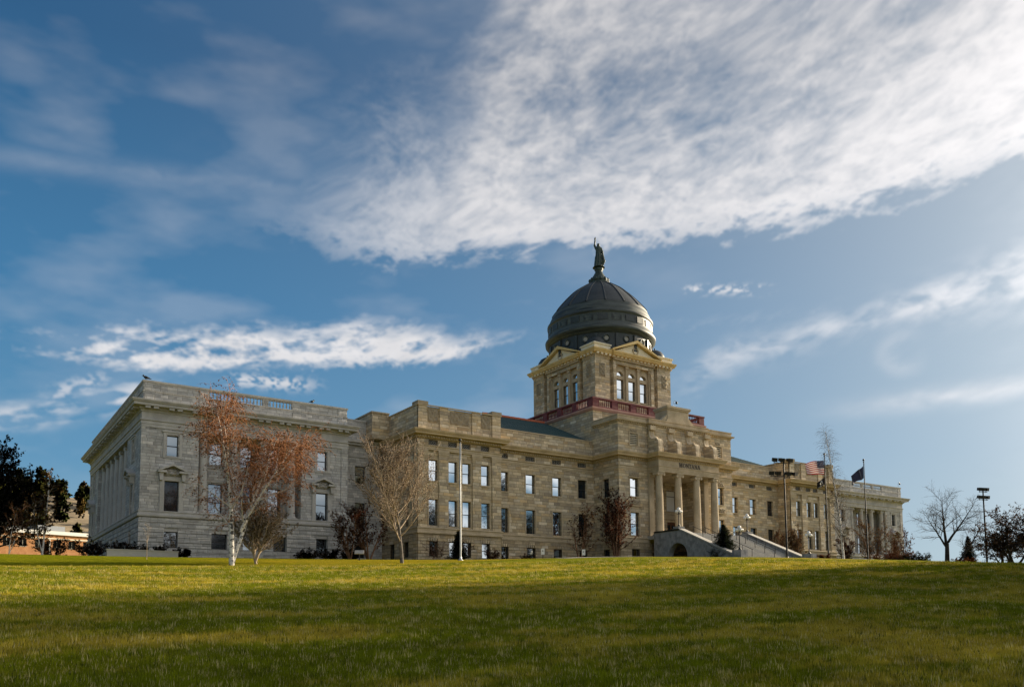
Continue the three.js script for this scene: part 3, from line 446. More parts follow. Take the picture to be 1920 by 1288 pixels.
    for (let i = 0; i < 2; i++) { const hr = sub('handrail', cap), x = -2.2 - i * 2.2; const rail = geo((a, b, c) => [x + a, b, c]); rail.quad([-0.03, 4.75, 6.7], [-0.03, 1.1, 14.8], [-0.03, 1.17, 14.8], [-0.03, 4.82, 6.7]).quad([0.03, 1.1, 14.8], [0.03, 4.75, 6.7], [0.03, 4.82, 6.7], [0.03, 1.17, 14.8]).quad([-0.03, 4.82, 6.7], [-0.03, 1.17, 14.8], [0.03, 1.17, 14.8], [0.03, 4.82, 6.7]); part('rail', rail, M.metalDark, hr); for (let k = 0; k < 6; k++) { const z = 6.9 + k * 1.55, yy = 4.72 - (z - 6.7) * 0.4506; part('post', geo().box(x - 0.025, x + 0.025, yy - 1.0, yy, z - 0.025, z + 0.025), M.metalDark, hr); } }
  }
}

// ------------------------------------------------------------------ granite wings
function wing() {
  const x0 = -70.7, x1 = -47.87, z0 = -44.3, z1 = -7.82, ring = [[x0, z0], [x0, z1], [x1, z1], [x1, z0]];
  const side = (F, s0, s1, ra, rb, bays, rw, colS, bw, front) => {
    // s0..s1 face, ra..rb recess with columns
    const hs = bays.flatMap((c) => [hole(c, 1.16, 10.18, 12.4), hole(c, 1.45, 4.28, 7.5)]);
    part('wall', geo(F).wall(s0, ra, 3.6, YA, hs.filter((h) => h[1] < ra), 0.36), M.granite, cap); part('wall', geo(F).wall(rb, s1, 3.6, YA, hs.filter((h) => h[0] > rb), 0.36), M.granite, cap);
    const D = 2.1, B = (s, y, n) => F(s, y, n - D), rh = rw.flatMap((c) => [hole(c, 1.4, 10.05, 12.5), hole(c, 1.5, 4.5, 7.9)]);
    part('recess_wall', geo(B).wall(ra, rb, 4.2, YA, rh, 0.3), M.granite, cap);
    part('recess_return', geo(F).quad([ra, 4.2, 0], [ra, 4.2, -D], [ra, YA, -D], [ra, YA, 0]), M.granite, cap); part('recess_return', geo(F).quad([rb, 4.2, -D], [rb, 4.2, 0], [rb, YA, 0], [rb, YA, -D]), M.granite, cap);
    part('recess_floor', geo(F).quad([ra, 4.2, 0], [rb, 4.2, 0], [rb, 4.2, -D], [ra, 4.2, -D]), M.graniteTrim, cap); part('recess_soffit', geo(F).quad([ra, YA, -D], [rb, YA, -D], [rb, YA, 0], [ra, YA, 0]), M.graniteTrim, cap);
    for (const c of bays) {
      win(F, c, 1.16, 10.18, 12.4, { trim: M.graniteTrim, depth: 0.34, glass: M.glassMid }); win(F, c, 1.45, 4.28, 7.5, { trim: M.graniteTrim, depth: 0.34, sill: 0, mid: 0.56, glass: front && !MIRROR && c < -60 ? M.glassDark : M.glassMid });
      const fr = geo(F); fr.box(c - 0.95, c - 0.68, 9.95, 12.7, 0, 0.07).box(c + 0.68, c + 0.95, 9.95, 12.7, 0, 0.07).box(c - 0.68, c + 0.68, 12.48, 12.7, 0, 0.07).box(c - 0.68, c + 0.68, 9.9, 10.0, 0, 0.07).box(c - 1.1, c + 1.1, 12.7, 12.86, 0, 0.16); part('window_surround', fr, M.graniteTrim, cap);
      const hd = sub('window_hood', cap); part('jambs', geo(F).box(c - 1.18, c - 0.74, 4.2, 7.95, 0, 0.12).box(c + 0.74, c + 1.18, 4.2, 7.95, 0, 0.12).box(c - 0.74, c + 0.74, 7.52, 7.95, 0, 0.08), M.graniteTrim, hd);
      part('bracket', geo(F).prism([[c - 1.36, 8.3], [c - 1.26, 7.5], [c - 0.98, 7.5], [c - 0.9, 8.3]], 0.02, 0.5), M.graniteTrim, hd); part('bracket', geo(F).prism([[c + 0.9, 8.3], [c + 0.98, 7.5], [c + 1.26, 7.5], [c + 1.36, 8.3]], 0.02, 0.5), M.graniteTrim, hd);
      const cg = geo(F); cg.box(c - 1.5, c - 0.62, 8.3, 8.52, 0, 0.72).box(c + 0.62, c + 1.5, 8.3, 8.52, 0, 0.72); cg.prism([[c - 1.55, 8.52], [c - 1.2, 8.52], [c + 0.06, 9.08], [c, 9.28], [c - 0.1, 9.25]], 0, 0.78); cg.prism([[c + 1.2, 8.52], [c + 1.55, 8.52], [c + 0.1, 9.25], [c, 9.28], [c - 0.06, 9.08]], 0, 0.775); part('pediment', cg, M.graniteTrim, hd);
      part('carving', relief(F, c - 0.75, c + 0.75, 8.0, 8.85, 0.02, 0.42, 21 + c, 1.7), M.graniteTrim, hd);
    }
    for (const c of rw) { win(B, c, 1.4, 10.05, 12.5, { trim: M.graniteTrim, depth: 0.28, glass: M.glassMid }); win(B, c, 1.5, 4.5, 7.9, { trim: M.graniteTrim, depth: 0.28, mid: 0.4, glass: M.glassMid }); part('spandrel', geo(B).box(c - 0.95, c + 0.95, 8.05, 8.25, 0, 0.1).box(c - 0.95, c + 0.95, 9.6, 9.75, 0, 0.1), M.graniteTrim, cap); }
    for (const s of colS) { const p = F(s, 0, -0.62); column(p[0], 4.2, YA, p[2], 0.47, front ? 0 : -Math.PI / 2, M.graniteTrim); }
    for (const c of colS) part('anta', geo(B).box(c - 0.4, c + 0.4, 4.2, YA, 0.002, 0.16), M.graniteTrim, cap);
    // corner piers
    for (const [a, b] of front ? [[s0 - 0.1, s0 + 0.72], [s1 - 0.72, s1 + 0.1]] : [[s0 - 0.1, s0 + 0.72]]) part('corner_pier', geo(F).box(a, b, 3.7, 14.7, -0.72, 0.1), M.granite, cap);
    // rusticated basement, every course its own run of stone
    const bh = bw.map(([c, w]) => hole(c, w, 0.42, 2.12)); part('basement_wall', geo(F).wall(s0, s1, -3, 3.62, bh, 0.45), M.graniteTrim, cap);
    for (let k = 0; k < 10; k++) { const ya = 3.56 - (k + 1) * 0.52, yb = ya + 0.465; let s = s0 - 0.13; const end = front ? s1 + 0.13 : s1 - 0.055; for (const [a, b] of bh.filter((h) => h[3] > ya + 0.05 && h[2] < yb - 0.05).map((h) => [h[0], h[1]]).concat([[end, end]])) { if (a - s > 0.05) part('stone_course', geo(F).prism([[s, ya], [a, ya], [a, yb], [s, yb]], -0.05, 0.13), M.granite, cap); s = b; } }
    for (const [c, w] of bw) win(F, c, w, 0.42, 2.12, { trim: M.graniteTrim, depth: 0.4, sill: 0, glass: Math.abs(c + 62.6) < 0.1 ? M.glassDark : M.glassMid });
  };
  side(FRONT(z1), x0, x1, -64.95, -53.45, [-67.65, -50.95], [-62.6, -59.2, -55.9], [-64.33, -61.0, -57.7, -54.43], [[-67.6, 1.4], [-62.6, 1.7], [-59.2, 1.7], [-55.9, 1.6], [-50.9, 1.4]], true);
  const cz = []; for (let i = 0; i < 6; i++) cz.push(-35.85 + i * 3.278);
  side(WEST(x0), z0, z1, -37.41, -16.32, [-40.8, -12.5], cz.slice(0, 5).map((c) => c + 1.64), cz, [[-40.8, 1.4], ...cz.slice(0, 5).map((c) => [c + 1.64, 1.5]), [-12.5, 1.4]], false);
  part('inner_wall', geo(EAST(x1)).wall(-z1, -z0, -3, 14.8), M.granite, cap); part('rear_wall', geo(BACK(z0)).wall(-x1, -x0, -3, 14.8), M.granite, cap);
  part('belt_course', geo().sweep(ring, [[0, 3.55], [0.26, 3.6], [0.3, 3.7], [0.3, 3.86], [0.16, 3.92], [0.16, 4.12], [0.22, 4.15], [0.22, 4.24], [-0.02, 4.28]], true), M.graniteTrim, cap);
  part('architrave', geo().sweep(ring, [[-0.02, YA - 0.01], [0.12, YA], [0.12, YA + 0.32], [0.16, YA + 0.33], [0.16, YA + 0.66], [0.28, YA + 0.7], [0.28, YA + 0.8], [0.12, YA + 0.82], [0.12, 14.9]], true), M.graniteTrim, cap);
  part('cornice', geo().sweep(ring, [[0.1, 14.62], [0.2, 14.66], [0.24, 14.86], [0.40, 14.9], [0.40, 15.12], [1.02, 15.15], [1.05, 15.42], [1.14, 15.46], [1.26, 15.66], [1.26, 15.74], [0, 15.86]], true), M.graniteTrim, cap);
  { const md = (F, s0, s1) => { const n = Math.round((s1 - s0) / 2.55); for (let i = 0; i <= n; i++) { const c = mix(s0 + 0.75, s1 - 0.75, i / n); for (const d of [-0.4, 0.4]) part('modillion', geo(F).box(c + d - 0.26, c + d + 0.26, 14.92, 15.14, 0.38, 0.92), M.graniteTrim, cap); } }; md(FRONT(z1), x0, x1); md(WEST(x0), z0, z1); }
  // parapet: plinth, panels, balustrade
  part('parapet_plinth', geo().sweep(ring, [[0, 15.8], [0, 16.85], [0.08, 16.88], [0.08, 16.96], [-0.4, 16.98]], true), M.granite, cap);
  part('parapet_rail', geo().sweep(ring, [[-0.32, 17.72], [0.02, 17.74], [0.02, 17.82], [0.1, 17.86], [0.1, 18.05], [-0.3, 18.1], [-0.42, 18.05], [-0.42, 17.74]], true), M.graniteTrim, cap);
  const par = (F, solid, bays) => { for (const [a, b] of solid) part('parapet_panel', geo(F).box(a, b, 16.95, 17.75, -0.3, -0.02), M.granite, cap); for (const [a, b] of bays) balusters(F, a, b, 16.96, -0.16, 0.36, M.graniteTrim, 'balusters', 0.79); };
  par(FRONT(z1), [[x0, -64.1], [-61.4, -60.8], [-58.1, -57.4], [-54.7, x1]], [[-64.1, -61.4], [-60.8, -58.1], [-57.4, -54.7]]);
  const wb = []; for (let i = 0; i < 6; i++) wb.push([-36.6 + i * 3.3, -36.6 + i * 3.3 + 2.6]); par(WEST(x0), [[z0, wb[0][0]], ...wb.slice(0, 5).map((b, i) => [b[1], wb[i + 1][0]]), [wb[5][1], z1 - 0.03]], wb);
  for (const F of [EAST(x1), BACK(z0)]) part('parapet_panel', geo(F).box(F === 0 ? 0 : (F(0, 0, 0)[2] === 0 ? -z1 + 0.35 : -x1 + 0.35), F(0, 0, 0)[2] === 0 ? -z0 - 0.35 : -x0 - 0.35, 16.95, 17.75, -0.3, -0.02), M.granite, cap);
  for (const x of [-70.1, -64.5, -54.1, -48.5]) part('parapet_pier', geo(FRONT(z1)).box(x - 0.5, x + 0.5, 15.87, 17.8, -0.1, 0.05), M.granite, cap);
  part('roof_deck', geo().quad([x0, 16.6, z1], [x1, 16.6, z1], [x1, 16.6, z0], [x0, 16.6, z0]), M.roofFlat, cap);
  part('roof_hatch', geo().box(-48.6, -46.2, 17.9, 19.0, -19.5, -16.5).box(-48.75, -46.05, 19.0, 19.15, -19.65, -16.35), M.white, cap);
}
for (MIRROR of [false, true]) { oldHalf(); wing(); }
MIRROR = false;

// ------------------------------------------------------------------ portico lettering, raised block, tower, dome
const font = await new FontLoader().loadAsync('fonts/droid/droid_serif_bold.typeface.json');
{
  const t = new TextGeometry('MONTANA', { font, size: 0.62, depth: 0.06, curveSegments: 4 }); t.computeBoundingBox(); const w = t.boundingBox.max.x; t.scale(4.3 / w, 1, 1); t.translate(-2.15, 13.72, 2.255);
  mesh('inscription', t, std({ color: rgb(0.10, 0.085, 0.07), roughness: 0.9 }), cap);
  part('attic_block', geo(FRONT(0.3)).box(-2.15, 2.15, 20.6, 22.5, -2.5, 0).box(-2.3, 2.3, 22.5, 22.7, -2.6, 0.15).box(-2.4, 2.4, 22.7, 22.98, -2.7, 0.25).box(-2.45, 2.45, 20.66, 20.9, -2.5, 0.12), M.sandTrim, cap);
  part('attic_block_wing', geo(FRONT(0.2)).prism([[-3.4, 20.64], [-2.16, 20.64], [-2.16, 21.7]], -0.7, 0).prism([[2.16, 20.64], [3.4, 20.64], [2.16, 21.7]], -0.7, 0), M.sandTrim, cap);
}
{
  const ZD = -16.71, A = 11.4, T = 7.87, sq = (a, c = ZD) => [[-a, c - a], [-a, c + a], [a, c + a], [a, c - a]];
  // podium with its red balustrade
  part('podium', geo().sweep(sq(11.42), [[0, 15.0], [0, 22.3]], true), M.sand, cap);
  part('podium_ledge', geo().sweep(sq(11.42), [[0, 22.3], [0.12, 22.34], [0.3, 22.6], [0.3, 22.78], [-4, 22.84]], true), M.pinkLedge, cap);
  part('balustrade_base', geo().sweep(sq(11.5), [[0, 22.79], [0, 23.02], [-0.36, 23.04]], true), M.redBal, cap);
  part('balustrade_rail', geo().sweep(sq(11.5), [[-0.36, 24.0], [-0.02, 24.0], [0.06, 24.06], [0.06, 24.26], [-0.4, 24.3], [-0.4, 24.0]], true), M.redBal, cap);
  const FS = [(s, y, n) => [s, y, ZD + 11.5 + n], (s, y, n) => [-11.5 - n, y, ZD + s], (s, y, n) => [11.5 + n, y, ZD - s], (s, y, n) => [-s, y, ZD - 11.5 - n]];
  for (const F of FS) for (let i = 0; i < 7; i++) { const c = -10.9 + i * 21.8 / 6; part('balustrade_pier', geo(F).box(c - 0.55, c + 0.55, 23.03, 24.02, -0.34, 0.005), M.redBal, cap); if (i < 6) balusters(F, c + 0.6, c + 21.8 / 6 - 0.6, 23.02, -0.18, 0.34, M.redBal, 'red_balusters', 1.0); }
  part('podium_deck', geo().quad([-A, 22.8, ZD + A], [A, 22.8, ZD + A], [A, 22.8, ZD - A], [-A, 22.8, ZD - A]), M.roofFlat, cap);
  // square tower, four alike faces
  const TS = [(s, y, n) => [s, y, ZD + T + n], (s, y, n) => [-T - n, y, ZD + s], (s, y, n) => [T + n, y, ZD - s], (s, y, n) => [-s, y, ZD - T - n]];
  TS.forEach((F, fi) => {
    part('tower_pier', geo(F).wall(-T, -5.0, 22.8, 31.9), M.sand, cap); part('tower_pier', geo(F).wall(5.0, T, 22.8, 31.9), M.sand, cap);
    for (const s of [-1, 1]) { const a = Math.min(s * 5, s * 4.2), b = Math.max(s * 5, s * 4.2); part('tower_slot', geo(F).quad([a, 22.8, -0.6], [b, 22.8, -0.6], [b, 31.9, -0.6], [a, 31.9, -0.6]).quad([a, 22.8, 0], [a, 22.8, -0.6], [a, 31.9, -0.6], [a, 31.9, 0]).quad([b, 22.8, -0.6], [b, 22.8, 0], [b, 31.9, 0], [b, 31.9, -0.6]), M.sand, cap); part('carved_trophy', relief(F, s * 6.45 - 0.6, s * 6.45 + 0.6, 28.9, 31.0, 0.0, 0.2, 61 + s, 1.5), M.sandDark, cap); }
    const ws = [-2.4, 0, 2.4], B = (s, y, n) => F(s, y, n - 0.55);
    part('tower_bay', geo(F).wall(-4.2, 4.2, 22.8, 31.9, [[-3.6, 3.6, 25.6, 31.3]], 0.55), M.sand, cap);
    // three arched lights between slender piers
    const pts = new THREE.Shape(); pts.moveTo(-3.6, 25.6); pts.lineTo(3.6, 25.6); pts.lineTo(3.6, 31.3); pts.lineTo(-3.6, 31.3);
    for (const c of ws) { const h = new THREE.Path(); h.moveTo(c - 0.72, 26.1); h.lineTo(c - 0.72, 29.2); h.lineTo(c + 0.72, 29.2); h.lineTo(c + 0.72, 26.1); pts.holes.push(h); const k = new THREE.Path(); k.moveTo(c - 0.68, 29.75); k.absarc(c, 29.75, 0.68, Math.PI, 0, true); pts.holes.push(k); }
    const eg = new THREE.ExtrudeGeometry(pts, { depth: 0.4, bevelEnabled: false, curveSegments: 14 }).toNonIndexed(), pp = eg.attributes.position; for (let i = 0; i < pp.count; i++) { const p = B(pp.getX(i), pp.getY(i), pp.getZ(i) - 0.4); pp.setXYZ(i, ...p); } eg.computeVertexNormals(); mesh('arcade_wall', eg, M.sandTrim, cap);
    for (const c of ws) { win(B, c, 1.5, 26.1, 29.2, { depth: 0.3, trim: M.sandTrim }); const w = sub('arched_light', cap), sh = new THREE.Shape(); sh.moveTo(-0.68, 29.75); sh.absarc(0, 29.75, 0.68, Math.PI, 0, true); const sg = new THREE.ShapeGeometry(sh, 14).toNonIndexed(), q = sg.attributes.position; for (let i = 0; i < q.count; i++) q.setXYZ(i, ...B(c + q.getX(i), q.getY(i), -0.3)); sg.computeVertexNormals(); mesh('pane', sg, M.glass, w); }
    for (const c of [-3.6, -1.2, 1.2, 3.6]) part('tower_pilaster', geo(B).box(c - (c < -3 ? 0 : 0.24), c + (c > 3 ? 0 : 0.24), 25.6, 30.9, 0.002, 0.3).box(c - (c < -3 ? 0 : 0.34), c + (c > 3 ? 0 : 0.34), 30.9, 31.29, 0.002, 0.4), M.sandTrim, cap);
    part('tower_sill', geo(F).box(-4.3, 4.3, 25.25, 25.6, -0.5, 0.22), M.sandTrim, cap);
    // pediment
    const pd = sub('pediment', cap), O = 1.0;
    part('tympanum', geo(F).prism([[-4.5, 33.0], [4.5, 33.0], [0, 34.85]], -2.2, O - 0.55), M.cream, pd);
    const rk = geo(F), th = 0.42; for (const s of [1, -1]) { const q = [[s * 5.15, 33.02], [s * 5.15, 33.22], [0, 35.36], [0, 34.86]], r = s > 0 ? q : [q[0], q[3], q[2], q[1]]; rk.prism(r, -2.6, O + 0.02 + (s > 0 ? 0 : 0.003)); } part('raking_cornice', rk, M.yellow, pd);
    part('medallion', (() => { const t = new THREE.TorusGeometry(0.5, 0.11, 8, 20).toNonIndexed(), q = t.attributes.position; for (let i = 0; i < q.count; i++) q.setXYZ(i, ...F(q.getX(i), 33.75 + q.getY(i), O - 0.53 + q.getZ(i))); t.computeVertexNormals(); return t; })(), M.sandTrim, pd);
    part('pediment_roof', geo(F).quad([-5.2, 33.24, -2.6], [-5.2, 33.24, O], [0, 35.4, O], [0, 35.4, -2.6]).quad([5.2, 33.24, O], [5.2, 33.24, -2.6], [0, 35.4, -2.6], [0, 35.4, O]), M.copperGreen, pd);
    part('tower_dentils', (() => { const g = geo(); for (let i = 0; i < 20; i++) { const c = -7.6 + i * 0.8; g.p.push(...geo(F).box(c - 0.2, c + 0.2, 32.18, 32.42, 0.1, 0.5).p); } return g; })(), M.cream, cap).userData.kind = 'stuff';
  });
  // entablature breaking forward under each pediment and at the corners
  const tp = []; for (const [dx, dz, ex, ez] of [[0, 1, 1, 0]]) tp.push(0); const plan = []; const side4 = [[-1, 0], [0, 1], [1, 0], [0, -1]];
  const brk = (s) => { const q = [[-T, 0], [-5.0, 0], [-5.0, -0.35], [-4.2, -0.35], [-4.2, 0.22], [4.2, 0.22], [4.2, -0.35], [5.0, -0.35], [5.0, 0]]; return q; };
  const maps = [(s, n) => [-T - n, ZD + s], (s, n) => [s, ZD + T + n], (s, n) => [T + n, ZD - s], (s, n) => [-s, ZD - T - n]];
  for (const m of maps) for (const [s, n] of brk()) plan.push(m(s, n));
  part('tower_entablature', geo().sweep(plan, [[0, 31.85], [0.06, 31.9], [0.06, 32.12], [0.14, 32.18], [0.14, 32.36]], true), M.sandTrim, cap);
  part('tower_cornice', geo().sweep(plan, [[0.12, 32.34], [0.55, 32.42], [0.58, 32.6], [0.66, 32.64], [0.78, 32.9], [0.78, 33.0], [-0.3, 33.08], [-3, 33.1]], true), M.yellow, cap);
  for (const sx of [-1, 1]) for (const sz of [-1, 1]) {
    const g = geo((x, y, z) => [sx * x, y, ZD + sz * z]); g.box(4.9, T + 0.25, 33.08, 33.75, 4.9, T + 0.25).box(4.8, T + 0.38, 33.75, 33.95, 4.8, T + 0.38); if (sx * sz < 0) for (let i = 0; i < g.p.length; i += 3) { const t = g.p[i + 1]; g.p[i + 1] = g.p[i + 2]; g.p[i + 2] = t; } part('corner_parapet', g, M.cream, cap);
    const cd = lathe([[1.55, 0], [1.6, .25], [1.45, .7], [1.1, 1.2], [0.6, 1.5], [0.12, 1.6], [0.1, 1.95], [0, 2.0]], 24, M.copper, 'corner_cupola', cap, sx * 6.2, 33.95, ZD + sz * 6.2);
  }
  // drum, rim and dome
  const dome = sub('dome', cap); dome.position.set(0, 0, ZD);
  lathe([[8.2, 32.8], [8.2, 33.6], [8.35, 33.7], [8.35, 34.0], [8.25, 34.1], [8.25, 36.35], [8.4, 36.45]], 72, M.copper, 'drum', dome);
  lathe([[8.3, 36.4], [8.55, 36.5], [8.65, 36.75], [8.95, 36.9], [9.0, 37.3], [8.9, 37.45], [8.7, 37.55], [8.62, 37.9], [8.52, 38.1]], 96, M.copperGreen, 'rim_cornice', dome);
  lathe([[8.52, 38.1], [8.46, 38.2], [8.42, 39.5], [8.5, 39.6], [8.62, 39.75], [8.62, 40.0], [8.4, 40.15], [8.2, 40.3], [8.2, 40.75], [8.05, 40.9], [8.0, 41.2], [7.85, 41.3], [7.8, 41.7]], 96, M.copperGreen, 'stepped_rings', dome);
  for (let i = 0; i < 24; i++) { const a = (i + 0.5) / 24 * 2 * Math.PI, g = new THREE.BoxGeometry(1.5, 0.95, 0.12).toNonIndexed(); g.translate(0, 38.86, 8.44).rotateY(a); mesh('attic_panel', g, i % 2 ? M.copper : M.copperGreen, dome); }
  const prof = new THREE.SplineCurve([[7.78, 41.7], [7.45, 42.2], [6.75, 43.05], [5.8, 44.1], [4.69, 45.2], [3.8, 45.9], [2.89, 46.5], [2.1, 47.0], [1.4, 47.3]].map((p) => new THREE.Vector2(...p))).getPoints(28);
  lathe(prof.map((p) => [p.x, p.y]), 96, M.copper, 'dome_shell', dome);
  for (let i = 0; i < 16; i++) { const a = (i + 0.5) / 16 * 2 * Math.PI, pos = [], idx = []; prof.forEach((p, k) => { const w = 0.05 + 0.018 * p.x; for (const [o, h] of [[-w, 0], [-w * 0.6, 0.13], [w * 0.6, 0.13], [w, 0]]) { const rr = p.x + h * 0.7, yy = p.y + h * 0.7; pos.push(Math.sin(a) * rr + Math.cos(a) * o, yy, Math.cos(a) * rr - Math.sin(a) * o); } if (k) for (let q = 0; q < 3; q++) { const b = (k - 1) * 4 + q, c = b + 4; idx.push(b, b + 1, c + 1, b, c + 1, c); } }); const g = new THREE.BufferGeometry(); g.setAttribute('position', new THREE.Float32BufferAttribute(pos, 3)); g.setAttribute('uv', new THREE.Float32BufferAttribute(new Float32Array(pos.length / 3 * 2), 2)); g.setIndex(idx); g.computeVertexNormals(); mesh('rib', g, M.copper, dome); }
  for (let i = 0; i < 16; i++) { const a = (i + 0.5) / 16 * 2 * Math.PI; const o = new THREE.TorusGeometry(0.46, 0.12, 8, 20); o.translate(0, 35.5, 8.3).rotateY(a); mesh('oculus_ring', o, M.copperGreen, dome); const dsk = new THREE.CircleGeometry(0.42, 20).translate(0, 35.5, 8.29).rotateY(a); mesh('oculus_pane', dsk, M.frameLight, dome); const p = new THREE.BoxGeometry(0.5, 2.2, 0.26).translate(0, 35.2, 8.34).rotateY(a + Math.PI / 16); mesh('drum_pilaster', p, M.copper, dome); }
  lathe([[1.75, 47.15], [1.75, 47.45], [1.5, 47.6], [1.62, 47.7], [1.62, 47.95], [1.35, 48.1], [1.15, 48.45], [0.85, 48.9], [0.62, 49.35], [0.55, 49.6], [0.72, 49.7], [0.72, 50.05], [0.6, 50.15], [0, 50.2]], 32, M.bronze, 'lantern', dome);
  for (let i = 0; i < 12; i++) { const a = i / 12 * 2 * Math.PI; mesh('lantern_scroll', new THREE.SphereGeometry(0.26, 10, 8).scale(1, 1.35, 1).translate(Math.sin(a) * 1.5, 47.85, Math.cos(a) * 1.5), M.bronze, dome); }
}
console.log('capitol done');

// ------------------------------------------------------------------ statue on the lantern
{
  const N = 96, S = 6.4, mc = new MarchingCubes(N, new THREE.MeshBasicMaterial(), false, false, 400000), bones = [
    // robe, torso, head, right arm raised with a torch, left arm resting on a shield
    [0, 0.15, 0, 0.72, 0, 1.5, 0.03, 0.55], [0.05, 1.4, 0.02, 0.56, 0, 2.45, 0, 0.40], [0, 2.45, 0, 0.42, -0.02, 3.1, 0.02, 0.43], [-0.25, 3.15, 0.02, 0.2, 0.27, 3.12, 0.02, 0.2], [0, 3.2, 0.02, 0.15, 0, 3.42, 0.04, 0.14], [0, 3.62, 0.06, 0.245, 0, 3.72, 0.05, 0.22],
    [-0.4, 3.12, 0.03, 0.17, -0.58, 3.6, 0.1, 0.14], [-0.58, 3.6, 0.1, 0.14, -0.5, 4.2, 0.14, 0.10], [-0.5, 4.2, 0.14, 0.11, -0.5, 4.32, 0.14, 0.11], [-0.5, 4.2, 0.14, 0.055, -0.48, 4.62, 0.14, 0.10], [-0.48, 4.66, 0.14, 0.14, -0.46, 4.95, 0.14, 0.05],
    [0.42, 3.08, 0.03, 0.17, 0.62, 2.5, 0.05, 0.14], [0.62, 2.5, 0.05, 0.13, 0.68, 1.95, 0.25, 0.10], [0.68, 1.9, 0.25, 0.12, 0.72, 0.9, 0.2, 0.30], [0.7, 0.9, 0.2, 0.3, 0.7, 0.5, 0.18, 0.2], [-0.3, 0.2, 0.35, 0.35, -0.2, 1.6, 0.2, 0.3]];
  const seg = (x, y, z, b) => { const dx = b[4] - b[0], dy = b[5] - b[1], dz = b[6] - b[2], L = dx * dx + dy * dy + dz * dz || 1e-6, t = clamp(((x - b[0]) * dx + (y - b[1]) * dy + (z - b[2]) * dz) / L); return Math.hypot(x - b[0] - dx * t, y - b[1] - dy * t, z - b[2] - dz * t) - mix(b[3], b[7], t); };
  mc.isolation = 0; const half = N / 2;
  for (let k = 0; k < N; k++) for (let j = 0; j < N; j++) for (let i = 0; i < N; i++) {
    const x = (i - half) / half * S / 2, y = (j - half) / half * S / 2 + 2.5, z = (k - half) / half * S / 2; let d = 9;
    for (const b of bones) { const q = seg(x, y, z, b), h = clamp(0.5 + 0.5 * (d - q) / 0.1); d = mix(d, q, h) - 0.1 * h * (1 - h); }
    if (y < 2.6) d += 0.045 * Math.sin(Math.atan2(z, x) * 11 + y * 1.4) * sst(2.7, 1.8, y);
    d = Math.max(d, -y + 0.02); mc.field[i + j * N + k * N * N] = -d;
  }
  mc.update(); const n = mc.count, pos = new Float32Array(n * 3), nor = new Float32Array(n * 3), uv = new Float32Array(n * 2);
  for (let i = 0; i < n; i++) { pos[i * 3] = mc.positionArray[i * 3] * S / 2; pos[i * 3 + 1] = mc.positionArray[i * 3 + 1] * S / 2 + 2.5; pos[i * 3 + 2] = mc.positionArray[i * 3 + 2] * S / 2; for (let k = 0; k < 3; k++) nor[i * 3 + k] = mc.normalArray[i * 3 + k]; uv[i * 2] = pos[i * 3]; uv[i * 2 + 1] = pos[i * 3 + 1]; }
  const g = new THREE.BufferGeometry(); g.setAttribute('position', new THREE.BufferAttribute(pos, 3)); g.setAttribute('normal', new THREE.BufferAttribute(nor, 3)); g.setAttribute('uv', new THREE.BufferAttribute(uv, 2));
  const st = thing('statue', 'dark bronze robed statue raising a torch on top of the dome', 'statue', [0, 50.18, -16.71]); st.rotation.y = -0.75; st.scale.setScalar(1.06);
  mesh('figure', g, M.bronze, st); lathe([[0, -0.02], [0.95, -0.02], [0.95, 0.03], [0.8, 0.12], [0, 0.12]], 24, M.bronze, 'plinth', st);
}

// ------------------------------------------------------------------ plants
function tubes(list, sides) {   // list of {p: [Vector3...], r: [..]}
  const pos = [], nor = [], uv = [], idx = [], U = new THREE.Vector3(), V = new THREE.Vector3(), D = new THREE.Vector3();
  for (const { p, r } of list) {
    const b0 = pos.length / 3; let len = 0;
    for (let i = 0; i < p.length; i++) {
      D.subVectors(p[Math.min(i + 1, p.length - 1)], p[Math.max(i - 1, 0)]).normalize(); U.set(Math.abs(D.y) > 0.9 ? 1 : 0, Math.abs(D.y) > 0.9 ? 0 : 1, 0).cross(D).normalize(); V.crossVectors(D, U); if (i) len += p[i].distanceTo(p[i - 1]);
      for (let k = 0; k <= sides; k++) { const a = k / sides * 6.28318, c = Math.cos(a), s = Math.sin(a), nx = U.x * c + V.x * s, ny = U.y * c + V.y * s, nz = U.z * c + V.z * s; pos.push(p[i].x + nx * r[i], p[i].y + ny * r[i], p[i].z + nz * r[i]); nor.push(nx, ny, nz); uv.push(k / sides, len); }
      if (i) for (let k = 0; k < sides; k++) { const q = b0 + (i - 1) * (sides + 1) + k, w = q + sides + 1; idx.push(q, q + 1, w + 1, q, w + 1, w); }
    }
  }
  const g = new THREE.BufferGeometry(); g.setAttribute('position', new THREE.Float32BufferAttribute(pos, 3)); g.setAttribute('normal', new THREE.Float32BufferAttribute(nor, 3)); g.setAttribute('uv', new THREE.Float32BufferAttribute(uv, 2)); g.setIndex(idx); return g;
}
